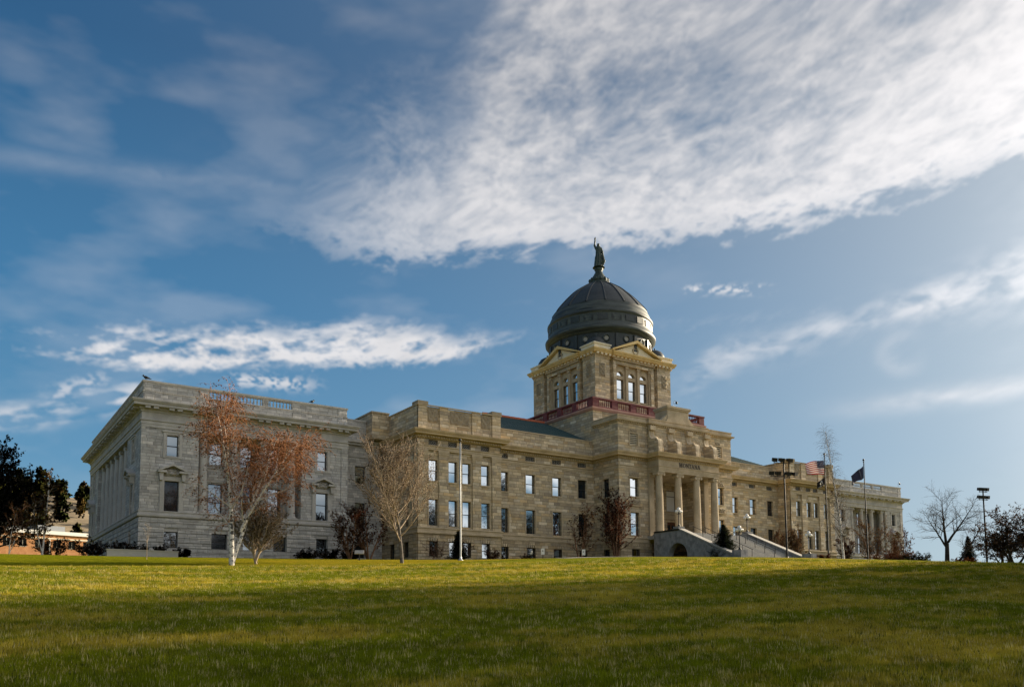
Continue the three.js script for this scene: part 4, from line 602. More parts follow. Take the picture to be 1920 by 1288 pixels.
// grows a limb system; levels: [{n, len(t), ang, up, from, wob, r}] each relative to its parent
function grow(seed, stems, levels) {
  const r = rng(seed), out = [[]], Y = new THREE.Vector3(0, 1, 0);
  const limb = (p0, dir, len, r0, r1, segs, wob, up) => { const p = [p0.clone()], rr = [r0]; const d = dir.clone(); for (let i = 1; i <= segs; i++) { d.x += (r() - 0.5) * wob; d.y += (r() - 0.5) * wob * 0.6 + up / segs; d.z += (r() - 0.5) * wob; d.normalize(); p.push(p[i - 1].clone().addScaledVector(d, len / segs)); rr.push(mix(r0, r1, i / segs)); } return { p, r: rr, len, d }; };
  for (const s of stems) out[0].push(limb(new THREE.Vector3(...(s.at ?? [0, 0, 0])), new THREE.Vector3(...(s.dir ?? [0, 1, 0])).normalize(), s.len, s.r, s.tip ?? s.r * 0.12, s.segs ?? 10, s.wob ?? 0.06, s.up ?? 0));
  let par = out[0];
  for (const L of levels) {
    const cur = [];
    for (const b of par) {
      const n = Math.round(typeof L.n === 'function' ? L.n(b) : L.n); let az = r() * 6.28;
      for (let i = 0; i < n; i++) {
        const t = mix(L.from ?? 0.25, L.to ?? 0.98, (i + r() * 0.9) / n), f = t * (b.p.length - 1), k = Math.min(b.p.length - 2, Math.floor(f)), q = b.p[k].clone().lerp(b.p[k + 1], f - k), pd = b.p[k + 1].clone().sub(b.p[k]).normalize();
        az += 2.4 + (r() - 0.5) * 0.9; const side = new THREE.Vector3(Math.cos(az), 0.0, Math.sin(az)); side.addScaledVector(pd, -side.dot(pd)).normalize();
        const ang = L.ang * (0.75 + 0.5 * r()), d = pd.clone().multiplyScalar(Math.cos(ang)).addScaledVector(side, Math.sin(ang)); d.y += L.lift ?? 0; d.normalize();
        const len = L.len(t, b) * (0.7 + 0.6 * r()), rr = Math.min(mix(b.r[k], b.r[k + 1], f - k) * (L.rk ?? 0.55), L.rmax ?? 1); cur.push(limb(q, d, len, Math.max(rr, L.rmin ?? 0.006), Math.max(rr * 0.25, (L.rmin ?? 0.006) * 0.7), L.segs ?? 5, L.wob ?? 0.2, L.up ?? 0));
      }
    }
    out.push(cur); par = cur;
  }
  return out;
}
function leaves(seed, limbs, per, size, pal, o = {}) {   // small folded leaf blades along limbs
  const r = rng(seed), pos = [], nor = [], col = []; const a = new THREE.Vector3(), b = new THREE.Vector3(), n = new THREE.Vector3();
  for (const L of limbs) {
    const cnt = Math.floor(per) + (r() < per % 1 ? 1 : 0);
    for (let i = 0; i < cnt; i++) {
      const t = mix(o.from ?? 0.15, 1, r()) * (L.p.length - 1), k = Math.min(L.p.length - 2, Math.floor(t)), c = L.p[k].clone().lerp(L.p[k + 1], t - k), j = o.jit ?? 0.12; c.x += (r() - 0.5) * j; c.y += (r() - 0.5) * j; c.z += (r() - 0.5) * j;
      a.set(r() - 0.5, r() - 0.6 - (o.hang ?? 0), r() - 0.5).normalize(); b.set(r() - 0.5, r() - 0.5, r() - 0.5).cross(a).normalize(); n.crossVectors(a, b).normalize(); const s = size * (0.6 + 0.8 * r()), w = s * (o.w ?? 0.42);
      const p0 = c, p1 = c.clone().addScaledVector(a, s * 0.5).addScaledVector(b, w).addScaledVector(n, s * 0.1), p2 = c.clone().addScaledVector(a, s), p3 = c.clone().addScaledVector(a, s * 0.5).addScaledVector(b, -w).addScaledVector(n, s * 0.1), q = pal[Math.floor(r() * pal.length)], m = 0.75 + 0.5 * r();
      for (const v of [p0, p1, p2, p0, p2, p3]) { pos.push(v.x, v.y, v.z); nor.push(n.x, n.y, n.z); col.push(q[0] * m, q[1] * m, q[2] * m); }
    }
  }
  const g = new THREE.BufferGeometry(); g.setAttribute('position', new THREE.Float32BufferAttribute(pos, 3)); g.setAttribute('normal', new THREE.Float32BufferAttribute(nor, 3)); g.setAttribute('color', new THREE.Float32BufferAttribute(col, 3)); g.setAttribute('uv', new THREE.Float32BufferAttribute(new Float32Array(pos.length / 3 * 2), 2)); return g;
}
const leafMat = new THREE.MeshPhysicalMaterial({ vertexColors: true, roughness: 0.9, specularIntensity: 0.3, transmission: 0.38, thickness: 0, side: THREE.DoubleSide });
const bark = (a, b, sc = 3) => std({ map: tex(256, 512, (u, v) => { const n = fbm(u * 10, v * 26, 4, 10, 26), t = clamp((n - 0.32) * 2.6); return [mix(a[0], b[0], t), mix(a[1], b[1], t), mix(a[2], b[2], t)]; }, [1, 1 / sc]), roughness: 0.95 });
const birchBark = std({ map: tex(256, 1024, (u, v) => { const n = fbm(u * 4, v * 48, 4, 4, 48), s = fbm(u * 3 + 5, v * 14, 3, 3, 14), k = n > 0.63 || (s > 0.66 && n > 0.45) ? 0.12 : 1, m = 0.85 + 0.3 * fbm(u * 16, v * 64, 3, 16, 64); return [.62 * k * m, .58 * k * m, .52 * k * m]; }, [1, 1 / 7]), roughness: 0.8 });
M.barkGrey = bark([.09, .075, .06], [.20, .175, .145]); M.barkDark = bark([.018, .015, .012], [.05, .042, .035]); M.barkTan = bark([.24, .18, .12], [.42, .33, .23]); M.barkRed = bark([.14, .07, .04], [.26, .14, .08]); M.twigOrange = std({ color: rgb(.50, .23, .105), roughness: 0.9 }); M.twigTan = std({ color: rgb(.48, .38, .27), roughness: 0.9 }); M.twigGrey = std({ color: rgb(.13, .105, .085), roughness: 0.9 });
M.barkPale = bark([.44, .40, .34], [.62, .57, .5]);
function treeAt(name, label, x, z, group, category = 'tree') { return thing(name, label, category, [x, Hg(x, z) - 0.05, z], group); }
function put(t, limbs, mats, sides = [9, 6, 4, 3, 3]) {   // trunk, then branches, then twigs
  mesh('trunk', tubes(limbs[0], sides[0]), mats[0], t); if (limbs[1]?.length) mesh('branches', tubes(limbs[1].concat(limbs.length > 3 ? limbs[2] : []), sides[1]), mats[1], t);
  const last = limbs.length > 3 ? limbs.slice(3).flat() : limbs[2] ?? []; if (last.length) mesh('twigs', tubes(last, 3), mats[2], t);
}
// 1 white-stemmed birch before the near wing, twigs and hanging leaves rusty
{
  const t = treeAt('birch_tree', 'white-trunked birch with rusty hanging twigs in front of the near granite wing', -66.67, 11.44);
  const L = grow(101, [{ len: 13.6, r: 0.25, at: [0.1, 0, 0], dir: [-0.02, 1, 0.02], wob: 0.07, segs: 14 }, { len: 11.6, r: 0.19, at: [0.18, 0.4, 0], dir: [0.27, 1, 0], wob: 0.10, up: 0.32, segs: 12 }, { len: 9.2, r: 0.15, at: [0.75, 3.0, 0.1], dir: [0.36, 1, 0.2], wob: 0.16, up: 0.12, segs: 10 }, { len: 8.6, r: 0.14, at: [1.0, 4.2, -0.1], dir: [0.75, 1, -0.2], wob: 0.14, up: 0.12, segs: 10 }, { len: 6.4, r: 0.1, at: [0.1, 7.2, 0], dir: [-0.35, 1, -0.1], wob: 0.14, up: 0.35, segs: 8 }], [
    { n: 10, from: 0.22, ang: 0.7, len: (q) => 3.9 * (1.1 - 0.7 * q), up: 0.3, wob: 0.28, segs: 6, rk: 0.5, rmin: 0.016 }, { n: 9, from: 0.15, ang: 0.8, len: () => 1.6, up: -0.25, wob: 0.35, segs: 5, rk: 0.4, rmin: 0.014 }, { n: 8, from: 0.1, ang: 0.8, len: () => 1.0, up: -1.1, wob: 0.3, segs: 4, rk: 0.5, rmin: 0.009 }]);
  mesh('trunk', tubes(L[0], 10), birchBark, t); mesh('branches', tubes(L[1], 6), M.barkPale, t); mesh('twigs', tubes(L[2].concat(L[3]), 3), M.twigOrange, t);
  mesh('crown', leaves(102, L[3], 5, 0.105, [[.62, .25, .08], [.68, .33, .12], [.5, .19, .065], [.66, .40, .19]], { hang: 0.5 }), leafMat, t);
}
// 2 small multi-stemmed tree beside the birch
{
  const t = treeAt('ornamental_tree', 'low many-stemmed bare tree with tan buds beside the white birch', -63.9, 9.6);
  const L = grow(111, [{ len: 1.9, r: 0.13, at: [0, 0, 0], dir: [-0.3, 1, 0], wob: 0.1, segs: 4, tip: 0.09 }, { len: 1.7, r: 0.11, at: [-0.05, 0.25, 0], dir: [0.35, 1, 0.1], segs: 4, tip: 0.08 }], [
    { n: 10, from: 0.35, ang: 0.75, len: () => 3.1, up: 0.75, wob: 0.22, segs: 6, rk: 0.6, rmin: 0.02 }, { n: 9, from: 0.15, ang: 0.6, len: () => 1.35, up: 0.6, wob: 0.25, segs: 4, rk: 0.5, rmin: 0.01 }, { n: 8, from: 0.1, ang: 0.6, len: () => 0.6, up: 0.5, wob: 0.3, segs: 3, rk: 0.5, rmin: 0.007 }]);
  put(t, L, [M.barkTan, M.barkTan, M.twigTan]); mesh('crown', leaves(112, L[3], 7, 0.10, [[.60, .45, .22], [.52, .38, .18], [.66, .52, .3], [.5, .3, .13]]), leafMat, t);
}
// 3 vase-shaped tree before the pavilion
{
  const t = treeAt('ash_tree', 'vase-shaped bare tree with tan twig tips in front of the near pavilion', -50.4, 11.9);
  const L = grow(121, [{ len: 10.6, r: 0.19, wob: 0.05, segs: 12, dir: [-0.05, 1, 0] }], [
    { n: 26, from: 0.19, to: 0.92, ang: 0.95, len: (q) => 7.6 * (1.08 - 0.84 * q), up: 0.85, wob: 0.13, segs: 8, rk: 0.5, rmin: 0.028 }, { n: 12, from: 0.2, ang: 0.55, len: (q, b) => b.len * 0.34, up: 0.55, wob: 0.2, segs: 5, rk: 0.5, rmin: 0.02 }, { n: 8, from: 0.15, ang: 0.65, len: () => 0.8, up: 0.4, wob: 0.25, segs: 4, rk: 0.5, rmin: 0.012 }]);
  put(t, L, [M.barkGrey, M.barkTan, M.twigTan]); mesh('crown', leaves(122, L[3], 5, 0.10, [[.60, .48, .34], [.66, .55, .42], [.5, .37, .24], [.5, .3, .16]]), leafMat, t);
}
// shrubby trees with leftover red-brown leaves along the walls
function rustTree(seed, name, label, x, z, h, spread, per, pal, stems, group) {
  const t = treeAt(name, label, x, z, group), r = rng(seed), st = []; for (let i = 0; i < stems; i++) { const a = r() * 6.28; st.push({ len: h * (0.7 + 0.3 * r()), r: 0.05 + 0.015 * h / stems ** 0.3, at: [Math.cos(a) * 0.15, 0, Math.sin(a) * 0.15], dir: [Math.cos(a) * spread, 1, Math.sin(a) * spread], wob: 0.1, up: 0.25, segs: 8 }); }
  const L = grow(seed + 1, st, [{ n: 9, from: 0.15, ang: 0.7, len: (q) => h * 0.26 * (1.15 - 0.6 * q), up: 0.45, wob: 0.22, segs: 5, rk: 0.5, rmin: 0.014 }, { n: 6, from: 0.15, ang: 0.7, len: () => h * 0.1, up: 0.2, wob: 0.3, segs: 4, rk: 0.5, rmin: 0.008 }]);
  mesh('trunk', tubes(L[0], 6), M.barkRed, t); mesh('branches', tubes(L[1], 4), M.barkRed, t); mesh('twigs', tubes(L[2], 3), M.barkRed, t); if (per) mesh('crown', leaves(seed + 2, L[2], per * 2.2, 0.14, pal), leafMat, t); return t;
}
const redPal = [[.40, .13, .055], [.30, .095, .045], [.46, .19, .085], [.24, .085, .04]], brownPal = [[.40, .20, .09], [.32, .15, .07], [.48, .27, .13]], tanPal = [[.52, .34, .17], [.46, .27, .12], [.58, .41, .24]];
rustTree(201, 'maple_tree', 'red-brown leafed small tree between the near wing and pavilion', -47.0, -3.2, 6.8, 0.42, 6, redPal, 5);
rustTree(205, 'maple_tree', 'dark red shrubby tree hugging the near wing corner', -49.6, -2.4, 5.6, 0.5, 4, redPal, 5);
rustTree(211, 'maple_tree', 'dense rust-leafed tree in the corner beside the centre block', -13.6, 1.6, 9.6, 0.16, 9, redPal, 8);
rustTree(216, 'maple_tree', 'thin rust-leafed tree in front of the hyphen windows', -18.9, 0.6, 7.4, 0.26, 4, brownPal, 4);
rustTree(221, 'aspen_tree', 'slender tan upright tree before the far pavilion corner', 25.6, 1.0, 6.6, 0.12, 6, tanPal, 6, 'slender trees by the far pavilion');
rustTree(226, 'aspen_tree', 'slender red-brown upright tree left of the tall floodlight mast', 23.6, -0.6, 6.2, 0.12, 6, brownPal, 5, 'slender trees by the far pavilion');
rustTree(231, 'aspen_tree', 'red-brown leafed tree before the far pavilion windows', 37.4, 1.4, 5.6, 0.25, 6, redPal, 5);
rustTree(236, 'aspen_tree', 'tall tan-leafed tree veiling the near end of the far wing', 45, 1.6, 9.5, 0.2, 7, tanPal, 6);
rustTree(241, 'aspen_tree', 'brown-leafed tree before the far wing columns', 52, 2.4, 7.6, 0.25, 6, brownPal, 6);
// young orange-leafed birch far left, bare saplings
{
  const t = treeAt('birch_tree', 'slim white birch with orange leaves beside the brick building', -79.6, -5.5);
  const L = grow(131, [{ len: 8.2, r: 0.09, wob: 0.06, segs: 10, dir: [0.1, 1, 0] }, { len: 5.2, r: 0.06, at: [0.1, 0.1, 0], dir: [-0.35, 1, 0.1], segs: 8, up: 0.3 }], [{ n: 12, from: 0.2, ang: 0.8, len: (q) => 2.2 * (1.2 - q), up: 0.4, wob: 0.25, segs: 5, rmin: 0.014 }, { n: 7, from: 0.15, ang: 0.8, len: () => 0.7, up: 0, wob: 0.3, segs: 4, rmin: 0.008 }]);
  mesh('trunk', tubes(L[0], 8), birchBark, t); mesh('branches', tubes(L[1], 4), M.twigTan, t); mesh('twigs', tubes(L[2], 3), M.twigTan, t); mesh('crown', leaves(132, L[2], 14, 0.16, [[.6, .32, .06], [.5, .27, .06], [.66, .4, .1], [.4, .28, .06]]), leafMat, t);
  const s = treeAt('sapling', 'thin staked bare sapling before the near wing corner', -72.1, 4.0, null, 'sapling'); const Q = grow(141, [{ len: 3.0, r: 0.035, wob: 0.03, segs: 6 }], [{ n: 9, from: 0.45, ang: 0.5, len: () => 0.7, up: 0.5, wob: 0.2, segs: 4, rmin: 0.007 }, { n: 3, ang: 0.6, len: () => 0.25, segs: 3, rmin: 0.005 }]); mesh('trunk', tubes(Q[0], 6), M.barkTan, s); mesh('branches', tubes(Q[1], 4), M.twigTan, s); mesh('twigs', tubes(Q[2], 3), M.twigTan, s);
}
// tall birch on the right, drooping bare twigs
{
  const t = treeAt('birch_tree', 'tall bare birch with drooping twigs between the two flagpoles', 11.3, 18.6);
  const L = grow(151, [{ len: 17.9, r: 0.17, wob: 0.05, segs: 16, dir: [-0.03, 1, 0] }], [{ n: 34, from: 0.1, ang: 0.62, len: (q) => 2.9 * (1.12 - 0.85 * q), up: 0.35, wob: 0.24, segs: 6, rk: 0.4, rmin: 0.014 }, { n: 8, from: 0.15, ang: 0.8, len: () => 1.0, up: -0.5, wob: 0.3, segs: 4, rk: 0.4, rmin: 0.008 }, { n: 5, from: 0.1, ang: 0.7, len: () => 0.7, up: -0.9, wob: 0.3, segs: 4, rmin: 0.006 }]);
  put(t, L, [birchBark, M.barkGrey, M.twigGrey]); mesh('crown', leaves(152, L[3].filter((l) => l.p[0].y < 10), 2.2, 0.09, [[.34, .2, .11], [.4, .28, .18], [.28, .15, .08]]), leafMat, t);
}
// spreading bare tree, right background, forked with a leaning second trunk
{
  const t = treeAt('elm_tree', 'spreading bare tree with a leaning second trunk right of the far wing', 23.3, 26.0);
  const L = grow(161, [{ len: 3.0, r: 0.32, tip: 0.24, segs: 5, wob: 0.05 }, { len: 6.6, r: 0.2, at: [0, 2.6, 0], dir: [-0.25, 1, 0.1], wob: 0.2, segs: 9 }, { len: 6.4, r: 0.19, at: [0, 2.6, 0], dir: [0.5, 1, 0.3], wob: 0.22, segs: 9 }, { len: 5.2, r: 0.15, at: [0, 2.5, 0], dir: [-0.9, 0.9, -0.2], wob: 0.2, up: 0.3, segs: 8 }, { len: 6.8, r: 0.19, at: [0.9, 0, 0.5], dir: [0.75, 0.85, 0.45], wob: 0.16, up: 0.35, segs: 9 }], [
    { n: (b) => b.r[0] > 0.3 ? 0 : 12, from: 0.25, ang: 0.85, len: (q) => 2.9 * (1.1 - 0.5 * q), up: 0.1, wob: 0.35, segs: 6, rk: 0.5, rmin: 0.02 }, { n: 8, from: 0.15, ang: 0.8, len: () => 1.2, up: 0.1, wob: 0.4, segs: 5, rk: 0.5, rmin: 0.011 }, { n: 6, from: 0.1, ang: 0.8, len: () => 0.55, up: 0.1, wob: 0.4, segs: 3, rmin: 0.007 }]);
  put(t, L, [M.barkDark, M.barkDark, M.twigGrey]);
}
// brown-leafed trees at the right edge
function brownTree(seed, label, x, z, h, lean, per) {
  const t = treeAt('crabapple_tree', label, x, z, 'brown-leafed trees at the right edge'), L = grow(seed, [{ len: h * 0.75, r: 0.2, dir: [lean, 1, 0], wob: 0.2, segs: 8 }, { len: h * 0.7, r: 0.15, at: [0.3, 0, 0.2], dir: [0.6, 1, 0.4], wob: 0.22, segs: 8 }, { len: h * 0.6, r: 0.13, at: [-0.2, 0, 0], dir: [lean - 0.5, 1, -0.4], wob: 0.22, segs: 8 }], [{ n: 10, from: 0.25, ang: 0.9, len: () => h * 0.34, up: 0.2, wob: 0.35, segs: 6, rk: 0.5, rmin: 0.02 }, { n: 8, from: 0.15, ang: 0.8, len: () => h * 0.15, up: 0.1, wob: 0.4, segs: 4, rmin: 0.011 }, { n: 5, from: 0.1, ang: 0.8, len: () => h * 0.07, up: 0, wob: 0.4, segs: 3, rmin: 0.007 }]);
  put(t, L, [M.barkDark, M.barkDark, M.twigGrey]); mesh('crown', leaves(seed + 1, L[3], per * 1.9, 0.14, [[.34, .17, .07], [.42, .23, .1], [.26, .14, .06], [.24, .18, .07]]), leafMat, t);
}
brownTree(171, 'brown-leafed tree leaning left at the right edge of the lawn', 13.9, 38.6, 7.2, -0.45, 3.4);
brownTree(176, 'rounded brown-leafed tree cut by the right edge of the picture', 17.8, 40.8, 7.6, 0.1, 4.2);
brownTree(181, 'small brown-leafed tree behind the right floodlight mast', 26.5, 31.5, 5.6, -0.1, 2.6);
// conifers
function conifer(seed, label, x, z, h, rad, pal, group, low = 0.06) {
  const t = treeAt('spruce_tree', label, x, z, group), r = rng(seed), limbs = [], trunk = [{ p: [], r: [] }]; for (let i = 0; i <= 8; i++) { trunk[0].p.push(new THREE.Vector3((r() - 0.5) * 0.03, h * i / 8, (r() - 0.5) * 0.03)); trunk[0].r.push(mix(h * 0.02, 0.01, i / 8)); }
  for (let y = h * low; y < h * 0.985; y += h * 0.022) { const q = y / h, k = Math.round(6 + 3 * (1 - q)), R0 = rad * Math.pow(1 - q, 0.85) * (0.75 + 0.5 * r()); let a = r() * 6.28; for (let i = 0; i < k; i++) { a += 6.283 / k + (r() - 0.5) * 0.5; const l = R0 * (0.7 + 0.5 * r()) + 0.05, d = new THREE.Vector3(Math.cos(a), 0.25 - 0.45 * (1 - q), Math.sin(a)); const p0 = new THREE.Vector3(0, y, 0), p = [], rr = []; for (let m = 0; m <= 4; m++) { const f = m / 4; p.push(p0.clone().addScaledVector(d, l * f).add(new THREE.Vector3(0, l * 0.22 * f * f, 0))); rr.push(mix(0.018, 0.004, f)); } limbs.push({ p, r: rr, len: l }); } }
  mesh('trunk', tubes(trunk, 7), M.barkDark, t); mesh('branches', tubes(limbs, 3), M.barkDark, t);
  const tw = []; for (const L of limbs) { const n = Math.ceil(L.len / 0.11); for (let i = 0; i < n; i++) { const f = (i + r()) / n * 4, k = Math.min(3, Math.floor(f)), c = L.p[k].clone().lerp(L.p[k + 1], f - k), a = r() * 6.28, d = new THREE.Vector3(Math.cos(a), 0.1, Math.sin(a)).multiplyScalar(0.12 + 0.1 * L.len); tw.push({ p: [c, c.clone().add(d)] }); } }
  mesh('needles', leaves(seed + 1, tw, 7, 0.15 + h * 0.004, pal, { w: 0.13, from: 0, jit: 0.07 }), leafMat, t);
}
const greenPal = [[.035, .055, .022], [.05, .075, .03], [.025, .04, .018], [.06, .08, .03]];
conifer(301, 'small bushy green spruce beside the portico steps', -6.0, 13.4, 4.4, 1.95, greenPal);
conifer(306, 'dark narrow spruce behind the leaning tree trunk', 37.6, 21.6, 4.6, 1.3, [[.03, .045, .025], [.045, .06, .03]]);
conifer(311, 'slim green spruce against the pavilion basement beside the bare flagpole', -37.6, 1.0, 3.4, 1.1, greenPal);
// large dark tree at the left edge
{
  const t = treeAt('pine_tree', 'big dark green tree cut by the left edge of the picture', -83.6, -9.5);
  const L = grow(321, [{ len: 10.5, r: 0.3, wob: 0.1, segs: 10 }, { len: 7, r: 0.2, at: [0.2, 0.5, 0], dir: [0.3, 1, 0.2], segs: 8 }, { len: 8, r: 0.18, at: [-0.3, 0.3, 0.1], dir: [-0.4, 1, -0.1], segs: 8 }], [{ n: 16, from: 0.08, ang: 0.95, len: (q) => 3.9 * (1.1 - 0.65 * q), up: 0.45, wob: 0.25, segs: 6, rmin: 0.03 }, { n: 9, from: 0.2, ang: 0.75, len: () => 1.25, up: 0.3, wob: 0.3, segs: 4, rmin: 0.014 }, { n: 5, from: 0.2, ang: 0.7, len: () => 0.5, up: 0.3, segs: 3, rmin: 0.009 }]);
  put(t, L, [M.barkDark, M.barkDark, M.barkDark]); mesh('crown', leaves(322, L[3], 9, 0.19, [[.022, .032, .014], [.03, .042, .018], [.016, .024, .011], [.045, .04, .015]]), leafMat, t);
  [[-97, -6, 1.15, 1, 'first unseen dark tree added left of the picture to shade the near wing side'], [-96, -21, 1.25, 2.4, 'second unseen dark tree added left of the picture to shade the near wing side'], [-97, -36, 1.2, 4, 'third unseen dark tree added left of the picture to shade the near wing side'], [-100, 9, 1.1, 5, 'front unseen dark tree added left of the picture to shade the near wing side']].forEach(([x, z, k, a, l]) => { const c = t.clone(); c.name = numbered('pine_tree'); c.position.set(x, Hg(x, z) - 0.1, z); c.scale.setScalar(k); c.rotation.y = a; c.userData = { label: l, category: 'tree', group: 'unseen dark trees added to shade the near wing side' }; scene.add(c); });  // clones added out of view to block sky light and darken the west face
  const t2 = treeAt('birch_tree', 'young birch with yellow-brown leaves under the dark tree at the left edge', -82.4, -3.4); const Q = grow(326, [{ len: 4.2, r: 0.05, wob: 0.1, segs: 7 }, { len: 3.4, r: 0.045, dir: [0.3, 1, 0], segs: 6 }], [{ n: 10, from: 0.1, ang: 0.8, len: () => 1.2, up: 0.4, segs: 4, rmin: 0.012 }, { n: 6, ang: 0.7, len: () => 0.5, segs: 3, rmin: 0.008 }]); mesh('trunk', tubes(Q[0], 6), birchBark, t2); mesh('branches', tubes(Q[1], 4), M.barkRed, t2); mesh('twigs', tubes(Q[2], 3), M.barkRed, t2); mesh('crown', leaves(327, Q[2], 7, 0.12, [[.2, .13, .03], [.14, .1, .03], [.26, .13, .04]]), leafMat, t2);
}
// shrubs
function shrub(seed, label, x, z, h, w, pal, per, group) {
  const t = treeAt('shrub', label, x, z, group, 'shrub'), r = rng(seed), st = [], n = 9; for (let i = 0; i < n; i++) { const a = i / n * 6.28 + r(), q = 0.25 + 0.9 * r(); st.push({ len: h * (0.75 + 0.4 * r()), r: 0.025, at: [Math.cos(a) * w * 0.15, 0, Math.sin(a) * w * 0.15], dir: [Math.cos(a) * q * w / h * 0.55, 1, Math.sin(a) * q * w / h * 0.55], wob: 0.15, segs: 5 }); }
  const L = grow(seed + 1, st, [{ n: 7, from: 0.1, ang: 0.8, len: () => h * 0.4, up: 0.2, wob: 0.3, segs: 4, rmin: 0.01 }, { n: 5, from: 0.1, ang: 0.8, len: () => h * 0.17, wob: 0.4, segs: 3, rmin: 0.006 }]);
  mesh('stems', tubes(L[0].concat(L[1]), 4), M.barkRed, t); mesh('twigs', tubes(L[2], 3), M.barkRed, t); if (per) mesh('foliage', leaves(seed + 2, L[2], per, 0.1, pal), leafMat, t);
}
const darkPal = [[.014, .020, .010], [.022, .028, .013], [.03, .026, .012]];
[[-75.5, -4.6, 1.5, 2.6, 'outermost dark evergreen shrub in the bed at the near wing corner'], [-72.6, -3.9, 1.3, 2.6, 'dark evergreen shrub right below the near wing corner'], [-69.9, -3.7, 1.1, 2.4, 'dark evergreen shrub under the dark lower window of the near wing'], [-67.4, -3.9, 0.8, 2.2, 'lowest dark shrub tapering off along the near wing wall'], [-78.6, -7.5, 1.8, 3.0, 'tallest dark shrub beside the shaded side of the near wing']].forEach(([x, z, h, w, l], i) => shrub(401 + i * 5, l, x, z, h, w, darkPal, 12, 'dark shrubs in the near corner bed'));
[[-53.6, -5.4, 1.1, 2.4, 'dark low shrub left of the basement window by the red maple'], [-51.0, -5.3, 1.2, 2.4, 'dark low shrub below the hooded window at the inner wing corner'], [-48.6, -5.0, 1.1, 2.0, 'dark low shrub behind the slanted plaque']].forEach(([x, z, h, w, l], i) => shrub(431 + i * 5, l, x, z, h, w, darkPal, 11, 'dark shrubs along the wing wall'));
shrub(451, 'leafless brown shrub against the pavilion basement window', -39.5, -0.8, 1.9, 1.9, brownPal, 2); shrub(456, 'pale twiggy shrub beside the slim spruce', -36.6, 0.2, 1.9, 1.8, [[.42, .30, .2], [.5, .38, .26], [.36, .2, .12]], 5); shrub(461, 'reddish shrub at the pavilion and hyphen corner', -31.6, -0.9, 1.2, 1.5, redPal, 5);
shrub(466, 'small red shrub under the first hyphen window', -24.8, -2.9, 1.0, 1.6, redPal, 4);
[[16.2, 21.5, 1.5, 3.2, redPal, 'reddish shrub right of the dark flagpole base'], [18.2, 22.4, 1.9, 3.2, brownPal, 'brown rounded shrub before the far wing end'], [20.2, 23.6, 1.6, 2.8, greenPal, 'green low shrub right of the far wing end'], [25.4, 27.2, 1.2, 2.2, redPal, 'dark red shrub at the foot of the spreading bare tree'], [8.2, 17.4, 0.9, 2.0, redPal, 'low red shrub left of the tall bare birch'], [12.6, 27.5, 0.9, 2.2, greenPal, 'low green shrub in front of the stone border']].forEach(([x, z, h, w, p, l], i) => shrub(471 + i * 5, l, x, z, h, w, p, 9, 'shrubs in the right-hand bed'));
console.log('plants done');

// ------------------------------------------------------------------ poles, flags, lamps, signs
function pole(t, h, r0, r1, mat) { const g = new THREE.CylinderGeometry(r1, r0, h, 14); g.translate(0, h / 2, 0); mesh('pole', g, mat, t); mesh('base_collar', new THREE.LatheGeometry([[0, 0], [r0 * 2.6, 0], [r0 * 2.6, 0.06], [r0 * 1.5, 0.2], [r0 * 1.05, 0.4]].map((p) => new THREE.Vector2(...p)), 16), mat, t); }
function flagpole(label, x, z, top, mat, group) { const y = Hg(x, z), t = thing('flagpole', label, 'flagpole', [x, y - 0.05, z], group), h = top - y; pole(t, h - 0.25, 0.11, 0.055, mat); mesh('truck', new THREE.CylinderGeometry(0.11, 0.09, 0.16, 12).translate(0, h - 0.2, 0), M.metalDark, t); mesh('finial', new THREE.SphereGeometry(0.15, 16, 12).translate(0, h + 0.08, 0), M.metalDark, t); mesh('halyard', new THREE.CylinderGeometry(0.012, 0.012, h - 1.4, 5).translate(0.13, (h - 1.4) / 2 + 1.1, 0.05), M.white, t); }
flagpole('bare pale metal flagpole without a flag before the pavilion', -42.07, 9.03, 11.75, M.metalPale, 'flagpoles');
flagpole('flagpole flying a striped flag over a black flag', 11.5, 16.2, 14.6, M.metalDark, 'flagpoles'); flagpole('flagpole flying a plain dark blue flag at the right', 20.95, 16.0, 14.8, M.metalDark, 'flagpoles');
function cloth(name, label, x, y, z, dirx, dirz, W, H, f, mat) {   // hangs from (x, y) down, flies along dir
  const nx = 34, ny = 20, pos = [], uv = [], idx = []; for (let j = 0; j <= ny; j++) for (let i = 0; i <= nx; i++) { const a = i / nx, b = j / ny, [fx, fy, w] = f(a, b); pos.push(dirx * fx * W - dirz * w, -b * H + fy, dirz * fx * W + dirx * w); uv.push(a, 1 - b); }
  for (let j = 0; j < ny; j++) for (let i = 0; i < nx; i++) { const q = j * (nx + 1) + i; idx.push(q, q + nx + 1, q + 1, q + 1, q + nx + 1, q + nx + 2); }
  const g = new THREE.BufferGeometry(); g.setAttribute('position', new THREE.Float32BufferAttribute(pos, 3)); g.setAttribute('uv', new THREE.Float32BufferAttribute(uv, 2)); g.setIndex(idx); g.computeVertexNormals();
  const m = mesh(name, g, mat, scene); m.position.set(x, y, z); return tag(m, label, 'flag');
}
function canvasTex(w, h, draw) { const c = document.createElement('canvas'); c.width = w; c.height = h; draw(c.getContext('2d'), w, h); const t = new THREE.CanvasTexture(c); t.colorSpace = THREE.SRGBColorSpace; return t; }
const star = (x, cx, cy, r) => { x.beginPath(); for (let k = 0; k < 10; k++) { const a = k * Math.PI / 5 - Math.PI / 2, q = k % 2 ? r * 0.4 : r; x.lineTo(cx + Math.cos(a) * q, cy + Math.sin(a) * q); } x.fill(); };
const clothMat = (o) => new THREE.MeshPhysicalMaterial({ roughness: 0.9, transmission: 0.25, thickness: 0, side: THREE.DoubleSide, ...o });
